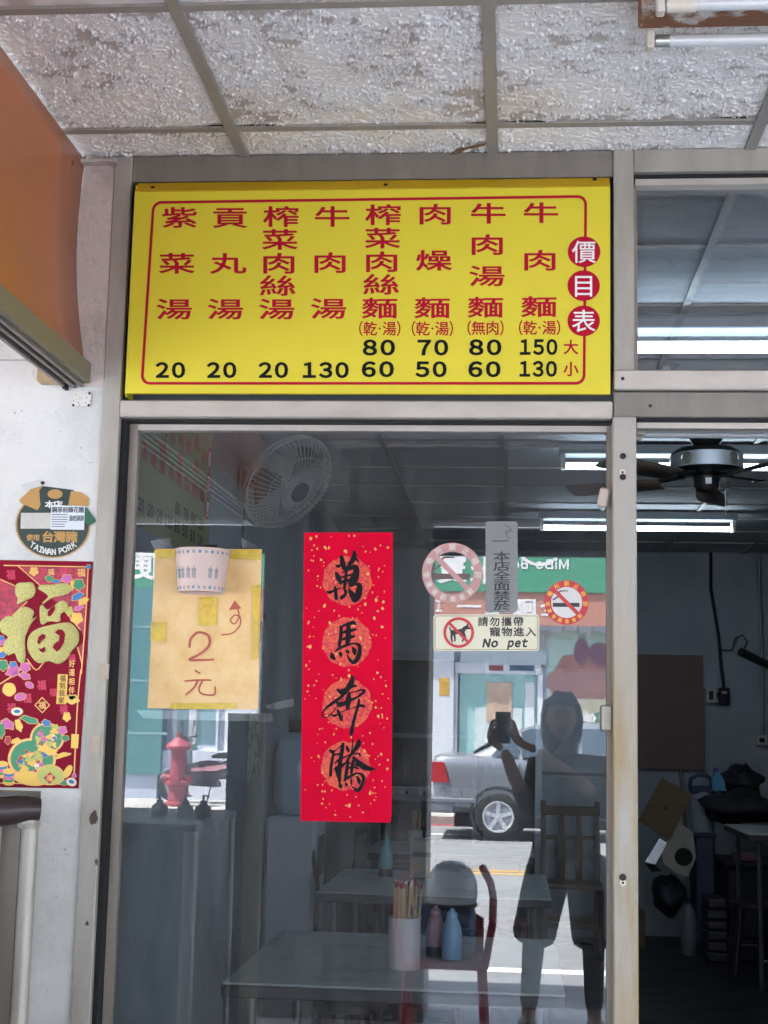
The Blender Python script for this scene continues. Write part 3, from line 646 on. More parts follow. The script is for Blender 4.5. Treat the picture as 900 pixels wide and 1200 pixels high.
S = Sheet(GL); S.stroke([(222, 758, 1.3), (224, 748, 1.4), (233, 741, 1.4), (244, 745, 1.5), (245, 756, 1.5), (235, 766, 1.4), (222, 773, 1.4), (235, 773.5, 1.3), (250, 773, 1.1)], .0045)
S.build('numeral', M_mark, yn)
S = Sheet(GL); S.stroke([(229, 786, 1), (234, 789, 1)], .0045).stroke([(217, 798, 1), (233, 797, 1), (247, 797, 1)], .0045).stroke([(232, 797, 1), (227, 806, 1), (218, 814, 1)], .0045).stroke([(237, 798, 1), (233, 808, 1), (238, 813.5, 1), (251, 814, 1), (252, 805, .9)], .0045); S.build('character', M_mark, yn)
S = Sheet(GL); S.stroke([(260, 744, .8), (272, 742, .8), (281, 733, .8), (281, 723, .8), (275, 721, .8), (270, 727, .8), (275, 731, .8), (280, 722, .8), (278, 712, .8)], .0045).poly([(268, 715), (275, 703.5), (283, 713)], .0046); S.build('arrow', M_mark, yn)
M_tape = mat('yellow_tape', '#cfae2c', .35, var=.15, vscale=40, bump=.5, bscale=60, coat=.4)
for qd in ([(234, 700), (255, 700), (254, 733), (232, 733)], [(177, 729), (195, 730), (194, 752), (176, 751)], [(295, 686), (305, 685), (302, 772), (296, 774)], [(201, 824), (276, 824), (276, 831), (200, 831)], [(181, 644), (206, 644), (204, 654), (181, 654)], [(272, 644), (306, 644), (305, 656), (270, 655)]):
    S = Sheet(GL); S.poly(qd, .0052); S.build('tape', M_tape, yn)
M_clear = glass_mat('clear_tape', .12, (.9, .92, .93), .16)
for qd in ([(160, 832), (320, 836), (320, 846), (168, 842)], [(306, 828), (345, 818), (344, 828), (320, 832)], [(176, 634), (200, 630), (202, 641), (180, 643)], [(282, 630), (302, 640), (300, 642), (284, 641)]):
    S = Sheet(GL); S.poly(qd, .0058); S.build('clear_tape', M_clear, yn)
# paper cup stuck to the notice: the open end upwards
cp_ = thing('paper_cup', 'pale pink paper cup with blue squares stuck to the yellow notice', 'cup', on_glass(236, 695))
c0 = at_y(236, 695, -.05); c1 = at_y(237, 646, -.05); rt, rb = 32/2/487*2/2, 28/2/487
rt, rb = .0655*1.0, .056; hgt = c1.z-c0.z
M_cup = mat('cup_pink', '#cdb6b1', .55, var=.04, vscale=20); M_cupb = mat('cup_blue', '#2f7f9f', .5); M_cupg = mat('cup_grey', '#8b8c93', .5)
cb = Vector((c0.x, -.055, c0.z))
MB().lathe([(.0, .006), (rb-.004, .006), (rb, 0), (rt, hgt), (rt+.002, hgt+.002), (rt-.001, hgt+.001), (rb-.002, .008)], cb, n=40).build('wall', M_cup, cp_, smooth=50)
def on_cup(u, v, l=.0006):                         # u angle from the viewer, v 0..1 up the wall
    r = rb+(rt-rb)*v+l; return cb + Vector((r*math.sin(u), -r*math.cos(u), hgt*v))
def cup_rect(mbq, u0, u1, v0, v1, n=3): mbq.grid([[on_cup(u0+(u1-u0)*i/n, v) for i in range(n+1)] for v in (v0, v1)])
for k in range(14):
    u = -1.5+3.0*k/13; q = MB(); cup_rect(q, u-.045, u+.045, .88, .95); q.build('square', M_cupb if k % 2 else M_cupg, cp_); q = MB(); cup_rect(q, u-.045, u+.045, .05, .12); q.build('square', M_cupb if k % 3 == 0 else M_cupg, cp_)
for k, u in enumerate((-1.15, -.85, -.62, -.35, -.1, .55, .82)):
    q = MB()
    for s_ in (-1, 0, 1): cup_rect(q, u+.05*s_-.018, u+.05*s_+.018, .3, .58-.05*abs(s_), 1)
    cup_rect(q, u-.09, u+.09, .47, .51, 2); q.build('motif', M_cupb if k == 1 else M_cupg, cp_)
MB().tube([(cb.x, -.02, cb.z+hgt), (cb.x, -.022, cb.z+hgt+.02)], .028, 8).build('clip', M_dark, cp_)

# round no-smoking stickers, plaque and no-pet sign
M_s_red = mat('sticker_red', '#c22f3c', .4); M_s_fade = mat('sticker_faded', '#b98d8d', .5, var=.1, vscale=40); M_s_wh = mat('sticker_white', '#d5d3d3', .4); M_s_or = mat('sticker_text', '#e8b04a', .4)
def no_smoking(cx, cy, r, label, mred, mwh, mtx, name='no_smoking_sticker', clear=False):
    t = thing(name, label, 'sticker', on_glass(cx, cy+r))
    if not clear: S = Sheet(GL); S.disc(cx, cy, r*.78, r*.78, 0); S.build('face', mwh, t)
    S = Sheet(GL); S.disc(cx, cy, r, r, .0006, 48, r0=.70); S.build('ring', mred, t)
    S = Sheet(GL); S.poly([(cx-.62*r, cy+.02*r), (cx+.58*r, cy+.02*r), (cx+.58*r, cy+.2*r), (cx-.62*r, cy+.2*r)], .0004).stroke([(cx-.6*r, cy-.12*r, .03*r), (cx-.35*r, cy-.3*r, .03*r), (cx-.3*r, cy-.5*r, .03*r), (cx+.05*r, cy-.52*r, .02*r)], .0004)
    S.build('cigarette', M_s_blk, t)
    S = Sheet(GL); a = math.sqrt(.5)*.72*r; S.stroke([(cx-a, cy-a, .085*r), (cx, cy, .085*r), (cx+a, cy+a, .085*r)], .0008); S.build('bar', mred, t)
    S = Sheet(GL)
    for k, ch in enumerate('本場所禁止吸菸'):
        a = RAD(-200+220*(k+.5)/7); S.glyph(ch, .03, cx+.85*r*math.cos(a), cy+.85*r*math.sin(a), .24*r, .24*r, .0012, rot=a+math.pi/2)
    for k, ch in enumerate('違者罰違者罰'):
        a = RAD(165-130*(k+.5)/6); S.glyph(ch, .03, cx+.85*r*math.cos(a), cy+.85*r*math.sin(a), .2*r, .2*r, .0012, rot=a-math.pi/2)
    S.build('lettering', mtx, t)
M_s_blk = mat('sticker_black', '#2a2b2e', .5)
no_smoking(664, 706, 26, 'small bright red no smoking sticker right of the grey plaque', M_s_red, M_s_wh, M_s_or)
M_s_blk2 = M_s_blk; M_s_blk = mat('sticker_brown', '#66504f', .5)
no_smoking(530, 671.5, 35.5, 'large faded pink no smoking sticker left of the grey plaque', M_s_fade, M_s_wh, mat('sticker_text_pale', '#cfc4bc', .5), clear=True)
pl = thing('no_smoking_plaque', 'tall grey metal plaque with dark vertical characters and a cigarette', 'sign', on_glass(588, 716))
S = Sheet(GL); S.plate(rrect(569, 611, 606.5, 717, 3.5), 0, .0045); o = S.build('plate', mat('brushed_plate', '#7c7f80', .45, .3, var=.08, vscale=30, stretch=(1, 1, 12)), pl)
S = Sheet(GL); n = 7
for k, ch in enumerate('本店全面禁菸'): S.glyph(ch, .014, 588, 651.8+k*11.5, 20.5, 12, .0052)
S.build('lettering', M_s_blk2, pl)
S = Sheet(GL); S.stroke([(578, 634, 1), (586, 634, 1), (595, 633.5, 1)], .0052).stroke([(597, 631, .5), (593, 624, .8), (599, 621, .6), (592, 615, .5)], .0052); S.build('cigarette_mark', mat('plate_mark', '#55565a', .4), pl)
npg = thing('no_pet_sign', 'cream No pet sign with a crossed-out dog on the glass', 'sign', on_glass(570, 763))
S = Sheet(GL); S.plate(rrect(508, 720, 632, 763, 4), 0, .0045); o = S.build('plate', mat('cream_plate', '#d8d3bd', .4), npg)
pts = []
for a, c in zip(rrect(509.2, 721.2, 630.8, 761.8, 3.2), rrect(510.4, 722.4, 629.6, 760.6, 2.4)): pts += [(a[0], a[1], 0), (c[0], c[1], 0)]
N = len(pts)//2; S = Sheet(GL); S._add(pts, [(2*i, 2*((i+1) % N), 2*((i+1) % N)+1, 2*i+1) for i in range(N)], .005); S.build('edge_line', mat('cream_line', '#a8a48f', .5), npg)
dx, dy = 537.5, 741.3
S = Sheet(GL)                                        # dog: body, legs, neck, head, tail
S.stroke([(530, 741, 2.6), (536, 740.5, 2.6), (542, 739.5, 3)], .0052).stroke([(542, 739, 2.6), (545, 736, 2.2), (547, 735, 2)], .0053).stroke([(546, 735.5, 1.8), (551, 736.5, 1)], .0054).stroke([(529, 740, 1.1), (526.5, 735, .6)], .0052)
S.stroke([(530, 742, 1.8), (529, 747, 1.2), (530, 752, .9)], .0053).stroke([(532, 742, 1.6), (533, 747, 1.1), (533, 751, .9)], .0054).stroke([(541, 741, 1.8), (543, 747, 1.1), (542, 751.5, .9)], .0053).stroke([(543, 741, 1.5), (545, 746, 1), (546, 750.5, .9)], .0054)
S.poly([(546, 734), (547.5, 730), (549.5, 734.5)], .0055); S.build('dog', M_s_blk2, npg)
S = Sheet(GL); S.disc(dx, dy, 18, 18, .0058, 44, r0=.82); a = 11.6; S.stroke([(dx-a, dy-a, 1.6), (dx, dy, 1.6), (dx+a, dy+a, 1.6)], .006); S.build('prohibition_ring', M_s_red, npg)
S = Sheet(GL)
for k, ch in enumerate('請勿攜帶'): S.glyph(ch, .02, 566+k*13.8, 728.3, 12.5, 11.5, .0052)
for k, ch in enumerate('寵物進入'): S.glyph(ch, .02, 580+k*14, 740.3, 13, 11.5, .0052)
S.build('lettering', M_s_blk2, npg)
S = Sheet(GL); S.word('No', .05, 574, 753.5, 18, 10.5, .0052, shear=.2, cap='N', gap=.1).word('pet', .05, 606, 753.3, 23, 10.5, .0052, shear=.2, cap='N', gap=.1); S.build('lettering_latin', M_s_blk2, npg)

# ================================================================== WALL POSTERS
FW = lambda px, py, l: at_y(px, py, -.0335-l)
pk = thing('pork_sticker', 'round dark green pig-shaped TAIWAN PORK sticker on the white wall', 'sticker', at_y(64, 655, -.034))
M_pg = mat('sticker_green', '#12302a', .4, var=.1, vscale=30); M_pgold = mat('sticker_gold', '#b58a4a', .45); 
S = Sheet(FW); S.disc(62, 615, 44, 39, 0); S.build('rim', M_pgold, pk)
S = Sheet(FW); S.disc(62, 615, 42, 37.5, .0004); S.poly([(40, 572), (50, 569.5), (85, 574), (96, 582), (96, 600), (30, 600)], .0003); S.build('face', M_pg, pk)
S = Sheet(FW); S.poly([(22.5, 586), (36, 573), (50, 570), (46, 575), (47.5, 592), (44, 598), (24, 589.5)], .0008).poly([(83, 575.5), (96, 577), (104.5, 584), (104, 592), (98, 594), (80, 592)], .0008).disc(64.5, 579, 8.8, 5.6, .0008); S.build('ears_and_snout', M_pgold, pk)
S = Sheet(FW)
for k, ch in enumerate('本店'): S.glyph(ch, .035, 58+k*10, 591, 11, 9, .0012)
S.build('lettering', mat('sticker_offwhite', '#d9d8d4', .5), pk); S = Sheet(FW)
for k, ch in enumerate('TAIWANPORK'):
    t = (k+(.6 if k > 5 else 0)-4.8)/4.8; S.glyph(fw(ch), .04, 62+24*t, 646.5-8*abs(t)**2, 7.4, 8.8, .0012, rot=-.5*t)
S.build('lettering', mat('sticker_offwhite', '#d9d8d4', .5), pk)
S = Sheet(FW); S.poly([(24.5, 601), (80, 601), (80, 619.5), (24, 619.5)], .0012); S.build('blank_strip', mat('aged_white', '#c2bfba', .6, var=.08, vscale=60), pk)
S = Sheet(FW); S.poly([(60, 592), (99.5, 593), (98.5, 621), (59, 620.5)], .0018); S.build('address_label', mat('label_white', '#d5dae2', .5), pk)
S = Sheet(FW)
for k, ch in enumerate('鋼享前鋒花雕'): S.glyph(ch, .02, 64+k*6.3, 597.3, 6.6, 7.4, .0022)
for k, ch in enumerate('溫老源源'): S.glyph(ch, .02, 83+k*4.3, 607.2, 5, 7, .0022)
for k in range(6): S.poly([(60.5, 602.6+k*2.8), (79 if k < 4 else 76, 602.7+k*2.8), (79 if k < 4 else 76, 603.5+k*2.8), (60.5, 603.4+k*2.8)], .0022)
S.build('address_text', mat('label_ink', '#39424f', .6), pk)
S = Sheet(FW)
for k, ch in enumerate('使用'): S.glyph(ch, .035, 35+k*7.6, 629.8, 8, 7.6, .0012)
for k, ch in enumerate('台灣豬'): S.glyph(ch, .035, 56+k*14, 629, 14.4, 13.5, .0012)
S.build('gold_lettering', M_pgold, pk)
S = Sheet(FW); S.poly([(98.5, 594), (102, 595), (112.5, 610.5), (105, 616), (98.5, 612)], .0016); S.build('leaf_tab', mat('tab_green', '#1f5a3e', .5), pk)
S = Sheet(FW); S.poly([(24, 568), (48, 561), (51, 571), (30, 576)], .0002); S.build('old_tape', mat('old_tape', '#c5c8c6', .6), pk)
MB().lathe([(0, .006), (.004, .004), (.005, 0)], at_y(50, 566, -.033), (0, -1, 0), 8).build('nail', M_screw, pk)

fp = thing('fortune_poster', 'dark red new year poster with a puffy gold fortune character', 'poster', at_y(50, 924, -.034))
M_fr = mat('poster_red', '#860528', .5, var=.06, vscale=8, spec=.12); M_fr2 = mat('poster_crimson', '#b81f45', .4, col2='#8c1238', thresh=(.45, .6), vscale=60); M_fg = mat('poster_gold_line', '#d9a362', .35, .3)
M_puf = mat('puffy_gold', '#e3dc92', .45, .1, col2='#cbc472', thresh=(.4, .62), vscale=260, detail=2, bump=.7, bscale=420)
S = Sheet(FW); S.poly([(-40, 655.5), (109, 658), (92, 924), (-40, 922)], .0006); o = S.build('sheet', M_fr, fp)
kx, ky = 900/110, 1105/135
def T1(pts): return [(x/kx, 655+y/ky) for x, y in pts]
def T2(pts): return [(x/kx, 785+y/(1186/145)) for x, y in pts]
S = Sheet(FW); S.poly(T1([(190, 80), (830, 85), (820, 780), (770, 670), (380, 245)]), .001).poly(T1([(0, 200), (140, 260), (250, 400), (100, 560), (0, 640)]), .001).poly(T1([(745, 850), (800, 800), (790, 1000)]), .001); S.build('corner_fields', M_fr2, fp)
S = Sheet(FW)
def gl(pts, hw, T=T1): S.stroke([(x, y, hw) for x, y in T(pts)], .0015, n=3)
gl([(40, 62), (840, 76)], .7); gl([(845, 80), (825, 500), (780, 1100)], .7); gl([(175, 70), (380, 250)], .6); gl([(0, 195), (150, 260)], .6); gl([(620, 500), (770, 680)], .6); gl([(745, 850), (785, 1000)], .6); gl([(260, 960), (345, 1065), (420, 990)], .6); gl([(120, 540), (260, 410)], .6)
gl([(775, 0), (745, 300), (725, 700), (710, 1000)], .7, T2); gl([(0, 135), (120, 60)], .7, T2); gl([(0, 1085), (560, 1095), (690, 1100)], .6, T2)
tag(S.build('gold_lines', M_fg, fp), kind='stuff')
# the big character in four puffy pieces
def puff(pts, name='puffy_stroke', holes=()):
    P = T1(pts); cx = sum(p[0] for p in P)/len(P); cy = sum(p[1] for p in P)/len(P); n = len(P)*4
    Q = np.array(P); Q = np.vstack([Q[-1:], Q, Q[:2]]); out = []
    for i in range(1, len(P)+1):
        for t in np.linspace(0, 1, 4, endpoint=False):
            p0, p1, p2, p3 = Q[i-1], Q[i], Q[i+1], Q[i+2]; out.append(.5*((2*p1)+(-p0+p2)*t+(2*p0-5*p1+4*p2-p3)*t*t+(-p0+3*p1-3*p2+p3)*t**3))
    out = [p for i, p in enumerate(out) if np.linalg.norm(p-out[i-1]) > .25]
    S_ = sum(out[i][0]*out[(i+1) % len(out)][1]-out[(i+1) % len(out)][0]*out[i][1] for i in range(len(out)))
    if S_ < 0: out = out[::-1]
    O = np.array(out); d = np.roll(O, -1, 0)-np.roll(O, 1, 0); d /= np.maximum(np.linalg.norm(d, axis=1), 1e-6)[:, None]; nn = np.stack([-d[:, 1], d[:, 0]], 1)   # inward
    q = MB(); rings = [[FW(x, y, l) for x, y in O+nn*off] for off, l in ((0, .0012), (0, .0026), (.25, .0036), (.6, .0043))]
    V_ = [[q.bm.verts.new(p) for p in r] for r in rings]; n = len(out)
    for i in range(3):
        for k in range(n): q.bm.faces.new((V_[i][k], V_[i][(k+1) % n], V_[i+1][(k+1) % n], V_[i+1][k]))
    q.bm.faces.new(V_[3]); q.build(name, M_puf, fp, smooth=60)
puff([(145, 290), (165, 235), (240, 225), (310, 228), (340, 290), (320, 360), (240, 400), (165, 435), (170, 380), (148, 340)])
puff([(365, 285), (390, 250), (500, 245), (630, 232), (680, 270), (670, 320), (600, 350), (500, 375), (420, 430), (410, 415), (460, 360), (420, 320)])
puff([(0, 610), (60, 550), (120, 545), (190, 480), (250, 460), (325, 500), (310, 570), (355, 555), (300, 620), (260, 700), (240, 780), (245, 950), (215, 1000), (170, 975), (140, 905), (80, 925), (35, 870), (40, 800), (75, 745), (10, 700)])
puff([(380, 470), (410, 440), (455, 485), (540, 430), (600, 398), (650, 430), (650, 480), (585, 530), (580, 590), (540, 605), (470, 600), (410, 630), (385, 600)])
puff([(262, 800), (290, 720), (370, 665), (500, 630), (650, 610), (720, 650), (758, 720), (750, 810), (690, 880), (640, 960), (560, 1008), (470, 980), (380, 1000), (320, 960), (270, 880)])
S = Sheet(FW)
for pts in ([(455, 510), (490, 470), (530, 440), (525, 490), (485, 550), (460, 548)], [(355, 800), (370, 745), (410, 718), (438, 735), (430, 765), (395, 780), (375, 825)], [(365, 855), (395, 862), (430, 838), (436, 880), (415, 900), (385, 885)], [(525, 705), (560, 675), (600, 678), (625, 720), (615, 800), (580, 860), (545, 890), (505, 850), (520, 815), (565, 785), (570, 735)]): S.poly(T1(pts), .0056)
tag(S.build('character_openings', M_fr, fp), kind='stuff')
cols = {'b': mat('poster_blue', '#2b6db5', .4), 'p': mat('poster_pink', '#c458a8', .4), 'g': mat('poster_green', '#2f8a5f', .4), 'y': mat('poster_yellow', '#d9b04e', .38, .2), 'l': mat('poster_lime', '#a9b05a', .4, .2), 'r': mat('poster_hotpink', '#b5173f', .4), 'w': mat('poster_pale', '#d8d4c8', .4)}
def blob(cx, cy, rx, ry, c, T=T1, rot=0, lift=.002, wav=.12, k=5):
    A = np.linspace(0, 2*math.pi, 29)[:-1]; pts = []
    for a in A:
        r = 1+wav*math.sin(k*a); x, y = rx*r*math.cos(a), ry*r*math.sin(a); pts.append((cx+x*math.cos(rot)-y*math.sin(rot), cy+x*math.sin(rot)+y*math.cos(rot)))
    Sheet(FW).poly(T([(cx+(x-cx)*1.13, cy+(y-cy)*1.13) for x, y in pts]), lift-.0003).build('ornament_edge', M_fg, fp); Sheet(FW).poly(T(pts), lift).build('ornament', cols[c], fp)
for a in ((475, 190, 40, 28, 'g', T1, .4), (640, 190, 48, 40, 'p'), (755, 245, 50, 52, 'g'), (742, 360, 58, 30, 'b', T1, -.5), (800, 405, 48, 28, 'y', T1, -.5), (755, 470, 44, 22, 'p', T1, -.3), (690, 250, 18, 50, 'y'), (735, 570, 52, 50, 'y'), (665, 500, 30, 40, 'l'), (850, 75, 22, 22, 'b'), (325, 120, 38, 38, 'y'), (540, 215, 35, 18, 'b'),
          (30, 800, 40, 25, 'p', T1, -.5), (10, 760, 30, 25, 'b'), (20, 920, 36, 28, 'b', T1, -.4), (30, 1020, 45, 50, 'g'), (125, 1010, 36, 26, 'b'), (130, 1060, 50, 45, 'p'), (240, 1040, 46, 45, 'p'), (10, 870, 25, 25, 'y')): blob(*a)
for a in ((88, 188, 58, 58, 'y', T2, 0, .002, .03), (195, 258, 52, 34, 'p', T2, -.2, .002, 0), (283, 145, 40, 28, 'p', T2, .5, .002, 0), (163, 400, 52, 36, 'w', T2, 0, .002, 0), (163, 398, 30, 16, 'b', T2, 0, .0026, 0), (120, 30, 60, 32, 'p', T2, 0), (240, 60, 50, 30, 'p', T2, .3), (75, 520, 62, 40, 'p', T2, .6), (180, 530, 30, 55, 'y', T2, -.3), (285, 480, 85, 30, 'g', T2, .3), (15, 580, 30, 70, 'g', T2), (75, 675, 28, 36, 'r', T2), (150, 680, 40, 22, 'y', T2, -.4),
          (690, 285, 62, 38, 'y', T2), (695, 262, 45, 24, 'l', T2), (600, 580, 38, 38, 'p', T2, 0, .0028), (625, 655, 36, 26, 'g', T2, 0, .0028), (445, 510, 42, 30, 'b', T2, .4, .0032), (530, 550, 30, 26, 'l', T2, 0, .0032), (640, 450, 34, 40, 'y', T2)): blob(*a)
blob(450, 655, 145, 132, 'g', T2, 0, .0024, .01); blob(305, 850, 205, 175, 'g', T2, 0, .0026, .01)
for k in range(46):                                   # brocade scraps on the two bulbs of the gourd
    a = random.random()*6.28; r = math.sqrt(random.random())*.85; big_ = k % 3
    x, y = (305+185*r*math.cos(a), 850+150*r*math.sin(a)) if big_ else (450+125*r*math.cos(a), 655+110*r*math.sin(a))
    s_ = random.uniform(16, 36); blob(x, y, s_, s_*.7, random.choice('lyylybprlw'), T2, random.random()*3, .0030+.00002*k, .25, 3)
blob(290, 1040, 150, 62, 'y', T2, .15, .0042, .0); blob(480, 1010, 125, 88, 'l', T2, 0, .0046, .03, 3); blob(480, 945, 55, 36, 'l', T2, 0, .0052, 0); blob(455, 770, 95, 34, 'y', T2, .35, .0044, .2, 6); blob(600, 820, 70, 20, 'y', T2, -.3, .003, .2, 3)
S = Sheet(FW); S.poly(T2([(480, 978), (535, 1035), (475, 1095), (418, 1035)]), .0054); S.build('ingot_diamond', cols['r'], fp); S = Sheet(FW); S.glyph('福', .02, 476/kx, 785+1036/8.18, 8, 8, .006); S.build('ingot_character', M_fg, fp)
for cx, cy, c in ((85, 1030, 'w'), (20, 960, 'w')):
    for k, c2 in enumerate('ygpby'): blob(cx, cy+50-k*27, 52, 26, c2, T2, 0, .003+.0004*k, 0)
blob(685, 1075, 46, 36, 'w', T2, .3, .003, 0); blob(685, 1072, 28, 18, 'b', T2, .3, .0035, 0); blob(712, 1015, 22, 22, 'p', T2); blob(650, 975, 30, 62, 'y', T2, .5, .0026, .02); blob(615, 1080, 40, 26, 'g', T2)
for x, y in ((660, 380), (400, 770), (690, 560), (480, 760)): pass
S = Sheet(FW)
for ch, x, y, s_ in (('福', 105/kx, 655+150/ky, 11), ('福', 690/kx, 655+950/ky, 9), ('福', 610/kx, 655+125/ky, 10), ('福', 400/kx, 785+145/8.18, 11), ('福', 260/kx, 785+270/8.18, 11), ('福', 510/kx, 785+215/8.18, 9), ('福', 110/kx, 785+365/8.18, 11), ('福', 610/kx, 785+380/8.18, 10)): S.glyph(ch, .02, x, y, s_, s_*1.1, .0014)
S.build('small_characters', mat('poster_hot', '#d22a56', .4), fp)
S = Sheet(FW)
for ch, x, y, s_ in (('福', 780/kx, 655+130/ky, 10), ('福', 325/kx, 655+120/ky, 7), ('福', 490/kx, 655+125/ky, 8), ('福', 405/kx, 785+338/8.18, 9)): S.glyph(ch, .02, x, y, s_, s_, .0024)
for k, ch in enumerate('好運相伴'): S.glyph(ch, .02, 690/kx-.15*k, 785+(-60+85*k)/8.18, 7.2, 9, .0024)
p = T2([(405, 265), (475, 338), (405, 410), (335, 338)])
for i in range(4): S.stroke([(*p[i], .5), (*p[(i+1) % 4], .5)], .002)
S.build('gold_characters', M_fg, fp)
S = Sheet(FW); S.poly(T2([(555, 40), (650, 45), (635, 330), (540, 325)]), .002); S.build('gold_tablet', cols['y'], fp); S = Sheet(FW)
for k, ch in enumerate('福到我家'): S.glyph(ch, .02, (602-5*k)/kx, 785+(82+70*k)/8.18, 7.5, 8, .0026)
S.build('tablet_characters', mat('poster_brown', '#6a3a1e', .5), fp)
S = Sheet(FW); S.poly(T2([(685, 615), (757, 618), (748, 752), (680, 750)]), .0024); S.build('gold_label', cols['y'], fp)

# ================================================================== INSIDE THE SHOP
M_tt = mat('table_laminate', '#a0a5a4', .42, col2='#73756e', thresh=(.52, .74), vscale=5, bump=.04, bscale=80); M_te = mat('table_edge', '#20242b', .5); M_steel = mat('table_steel', '#5d6066', .4, .6); M_maroon = mat('stool_maroon', '#5b1f2a', .45)
M_stool = mat('stool_dark', '#2b2126', .45); M_purple = mat('stool_purple', '#2c2033', .45)
def table(x0, x1, y0, y1, label, z=.75):
    t = thing('dining_table', label, 'table', ((x0+x1)/2, (y0+y1)/2, .004), 'laminate dining tables')
    box('table_top', (x0+.003, y0+.003, z-.022), (x1-.003, y1-.003, z), M_tt, t, bev=.004)
    box('edge_band', (x0, y0, z-.045), (x1, y1, z-.0035), M_te, t, bev=.006)
    for x in (x0+.08, x1-.08):
        for y in (y0+.08, y1-.08): MB().tube([(x, y, .004), (x, y, z-.045)], .016, 8).build('leg', M_steel, t)
    for y in (y0+.08, y1-.08): MB().tube([(x0+.08, y, .18), (x1-.08, y, .18)], .011, 8).build('stretcher', M_steel, t)
    return t
table(-.85, .17, .92, 2.08, 'grey laminate table nearest the glass with the chopstick can')
table(-.9, .2, 3.4, 4.6, 'grey laminate table behind the nearest one with the blue bottle')
table(-.9, .16, 5.7, 6.7, 'grey laminate table farthest back along the side wall')
table(1.43, 2.4, 5.6, 6.6, 'table at the right edge inside the open doorway', .93)
def stool(x, y, label, m, z=.45, r=.15, group='plastic stools', rot=0.0):
    t = thing('stool', label, 'stool', (x, y, .004), group)
    MB().lathe([(0, z), (r*.9, z), (r, z-.008), (r, z-.035), (r*.94, z-.04), (r*.93, z-.012), (0, z-.014)], (x, y, 0), n=28).build('seat', m, t, smooth=40)
    for k in range(4):
        a = rot+math.pi/4+k*math.pi/2; c, s_ = math.cos(a), math.sin(a)
        MB().obox((x+c*r*1.25, y+s_*r*1.25, .004), (x+c*r*.82, y+s_*r*.82, z-.03), .034, .05, up=(c, s_, 0), bev=.006).build('leg', m, t)
    q = MB(); q.tube([(x+r*1.03*math.cos(a), y+r*1.03*math.sin(a), .2) for a in np.linspace(0, 2*math.pi, 25)[:-1]], .011, 6, close=True); q.build('ring', m, t); return t
stool(-.62, 2.45, 'dark round stool just behind the nearest table', M_stool); stool(-.55, 2.85, 'dark round stool between the two tables by the wall', M_stool)
stool(.05, 3.0, 'maroon plastic stool right of the blue squeeze bottle', M_maroon); stool(-.3, 2.6, 'maroon stool behind the chopstick can', M_maroon); stool(.0, 5.1, 'maroon stool between the second and the farthest table', M_maroon)
stool(1.58, 6.35, 'dark purple plastic stool low in the open doorway', M_purple, .46, .16); stool(1.78, 5.95, 'dark purple stool at the right edge of the doorway', M_purple, .46, .16)
stool(-.55, .62, 'dark stool under the front edge of the nearest table', M_stool); stool(-.1, .6, 'maroon stool under the front edge of the nearest table', M_maroon)

# things on the tables
ck = thing('chopstick_can', 'white tin can full of paper-wrapped chopsticks on the nearest table', 'can', at_z(473, 1137, .75))
c = at_z(473, 1135, .75); rr = 18.5/1704*(c.y+3.5); hh = 57/1704*(c.y+3.5)
MB().lathe([(0, .001), (rr, .001), (rr+.001, .006), (rr, .012), (rr, hh-.006), (rr+.0015, hh), (rr-.002, hh), (rr-.002, .01), (0, .01)], c, n=32).build('can', mat('can_white', '#c4bdc0', .4, var=.04), ck, smooth=40)
M_chop = mat('chopstick_wood', '#b99c74', .6, var=.1, vscale=30); M_wrap = mat('wrapper_red', '#96323d', .45); M_wrapw = mat('wrapper_clear', '#bfb2ad', .3)
for k in range(26):
    a = random.random()*6.28; r = math.sqrt(random.random())*rr*.8; ln = random.uniform(.0, .018); tx, ty = random.uniform(-.018, .018), random.uniform(-.012, .012)
    p0 = Vector((c.x+r*math.cos(a), c.y+r*math.sin(a), c.z+.03)); p1 = Vector((p0.x+tx, p0.y+ty, c.z+hh+.085+ln)); d = (p1-p0).normalized()
    MB().obox(p0, p1, .007, .0055).build('chopstick', M_chop, ck); MB().obox(p1+d*.0005, p1+d*.016, .009, .006).build('wrapper_end', M_wrap if k % 3 else M_wrapw, ck)
for s_ in (-1, 1): MB().tube([c+Vector((.022*s_, -.012, hh-.05)), c+Vector((.022*s_*1.3, -.016, hh+.03)), c+Vector((.02+.05*s_, -.02, hh+.05))], .0022, 6).build('spoon_handle', M_steel, ck)
def bottle(px, py, h, r, label, mbody, mcap, liquid=None):
    c = at_z(px, py, .751); t = thing('sauce_bottle', label, 'bottle', c, 'squeeze bottles on the tables')
    MB().lathe([(0, 0), (r*.93, 0), (r, .006), (r, h*.5), (r*.82, h*.68), (r*.55, h*.8), (r*.5, h*.82)], c, n=24).build('body', mbody, t, smooth=60)
    MB().lathe([(r*.54, h*.82), (r*.54, h*.9), (r*.35, h*.93), (r*.12, h*1.0), (0, h)], c, n=20).build('cap', mcap, t, smooth=50)
    if liquid: MB().lathe([(0, .0005), (r*1.004, .002), (r*1.004, h*.2), (0, h*.2)], c, n=24).build('sauce', liquid, t, smooth=60)
M_soy = mat('soy', '#1b1214', .3); M_bb = mat('bottle_blue', '#7fa3c4', .45, spec=.6); M_bp = mat('bottle_rose', '#a5787f', .45); M_bt = mat('bottle_teal', '#6fa6ad', .45)
bottle(510, 1120, .165, .033, 'rose squeeze bottle with dark sauce beside the chopstick can', M_bp, M_bp, M_soy); bottle(529, 1124, .165, .034, 'blue squeeze bottle right of the rose one', M_bb, M_bb)
bottle(452, 1027, .2, .036, 'teal squeeze bottle with dark sauce on the second table', M_bt, M_bt, M_soy)
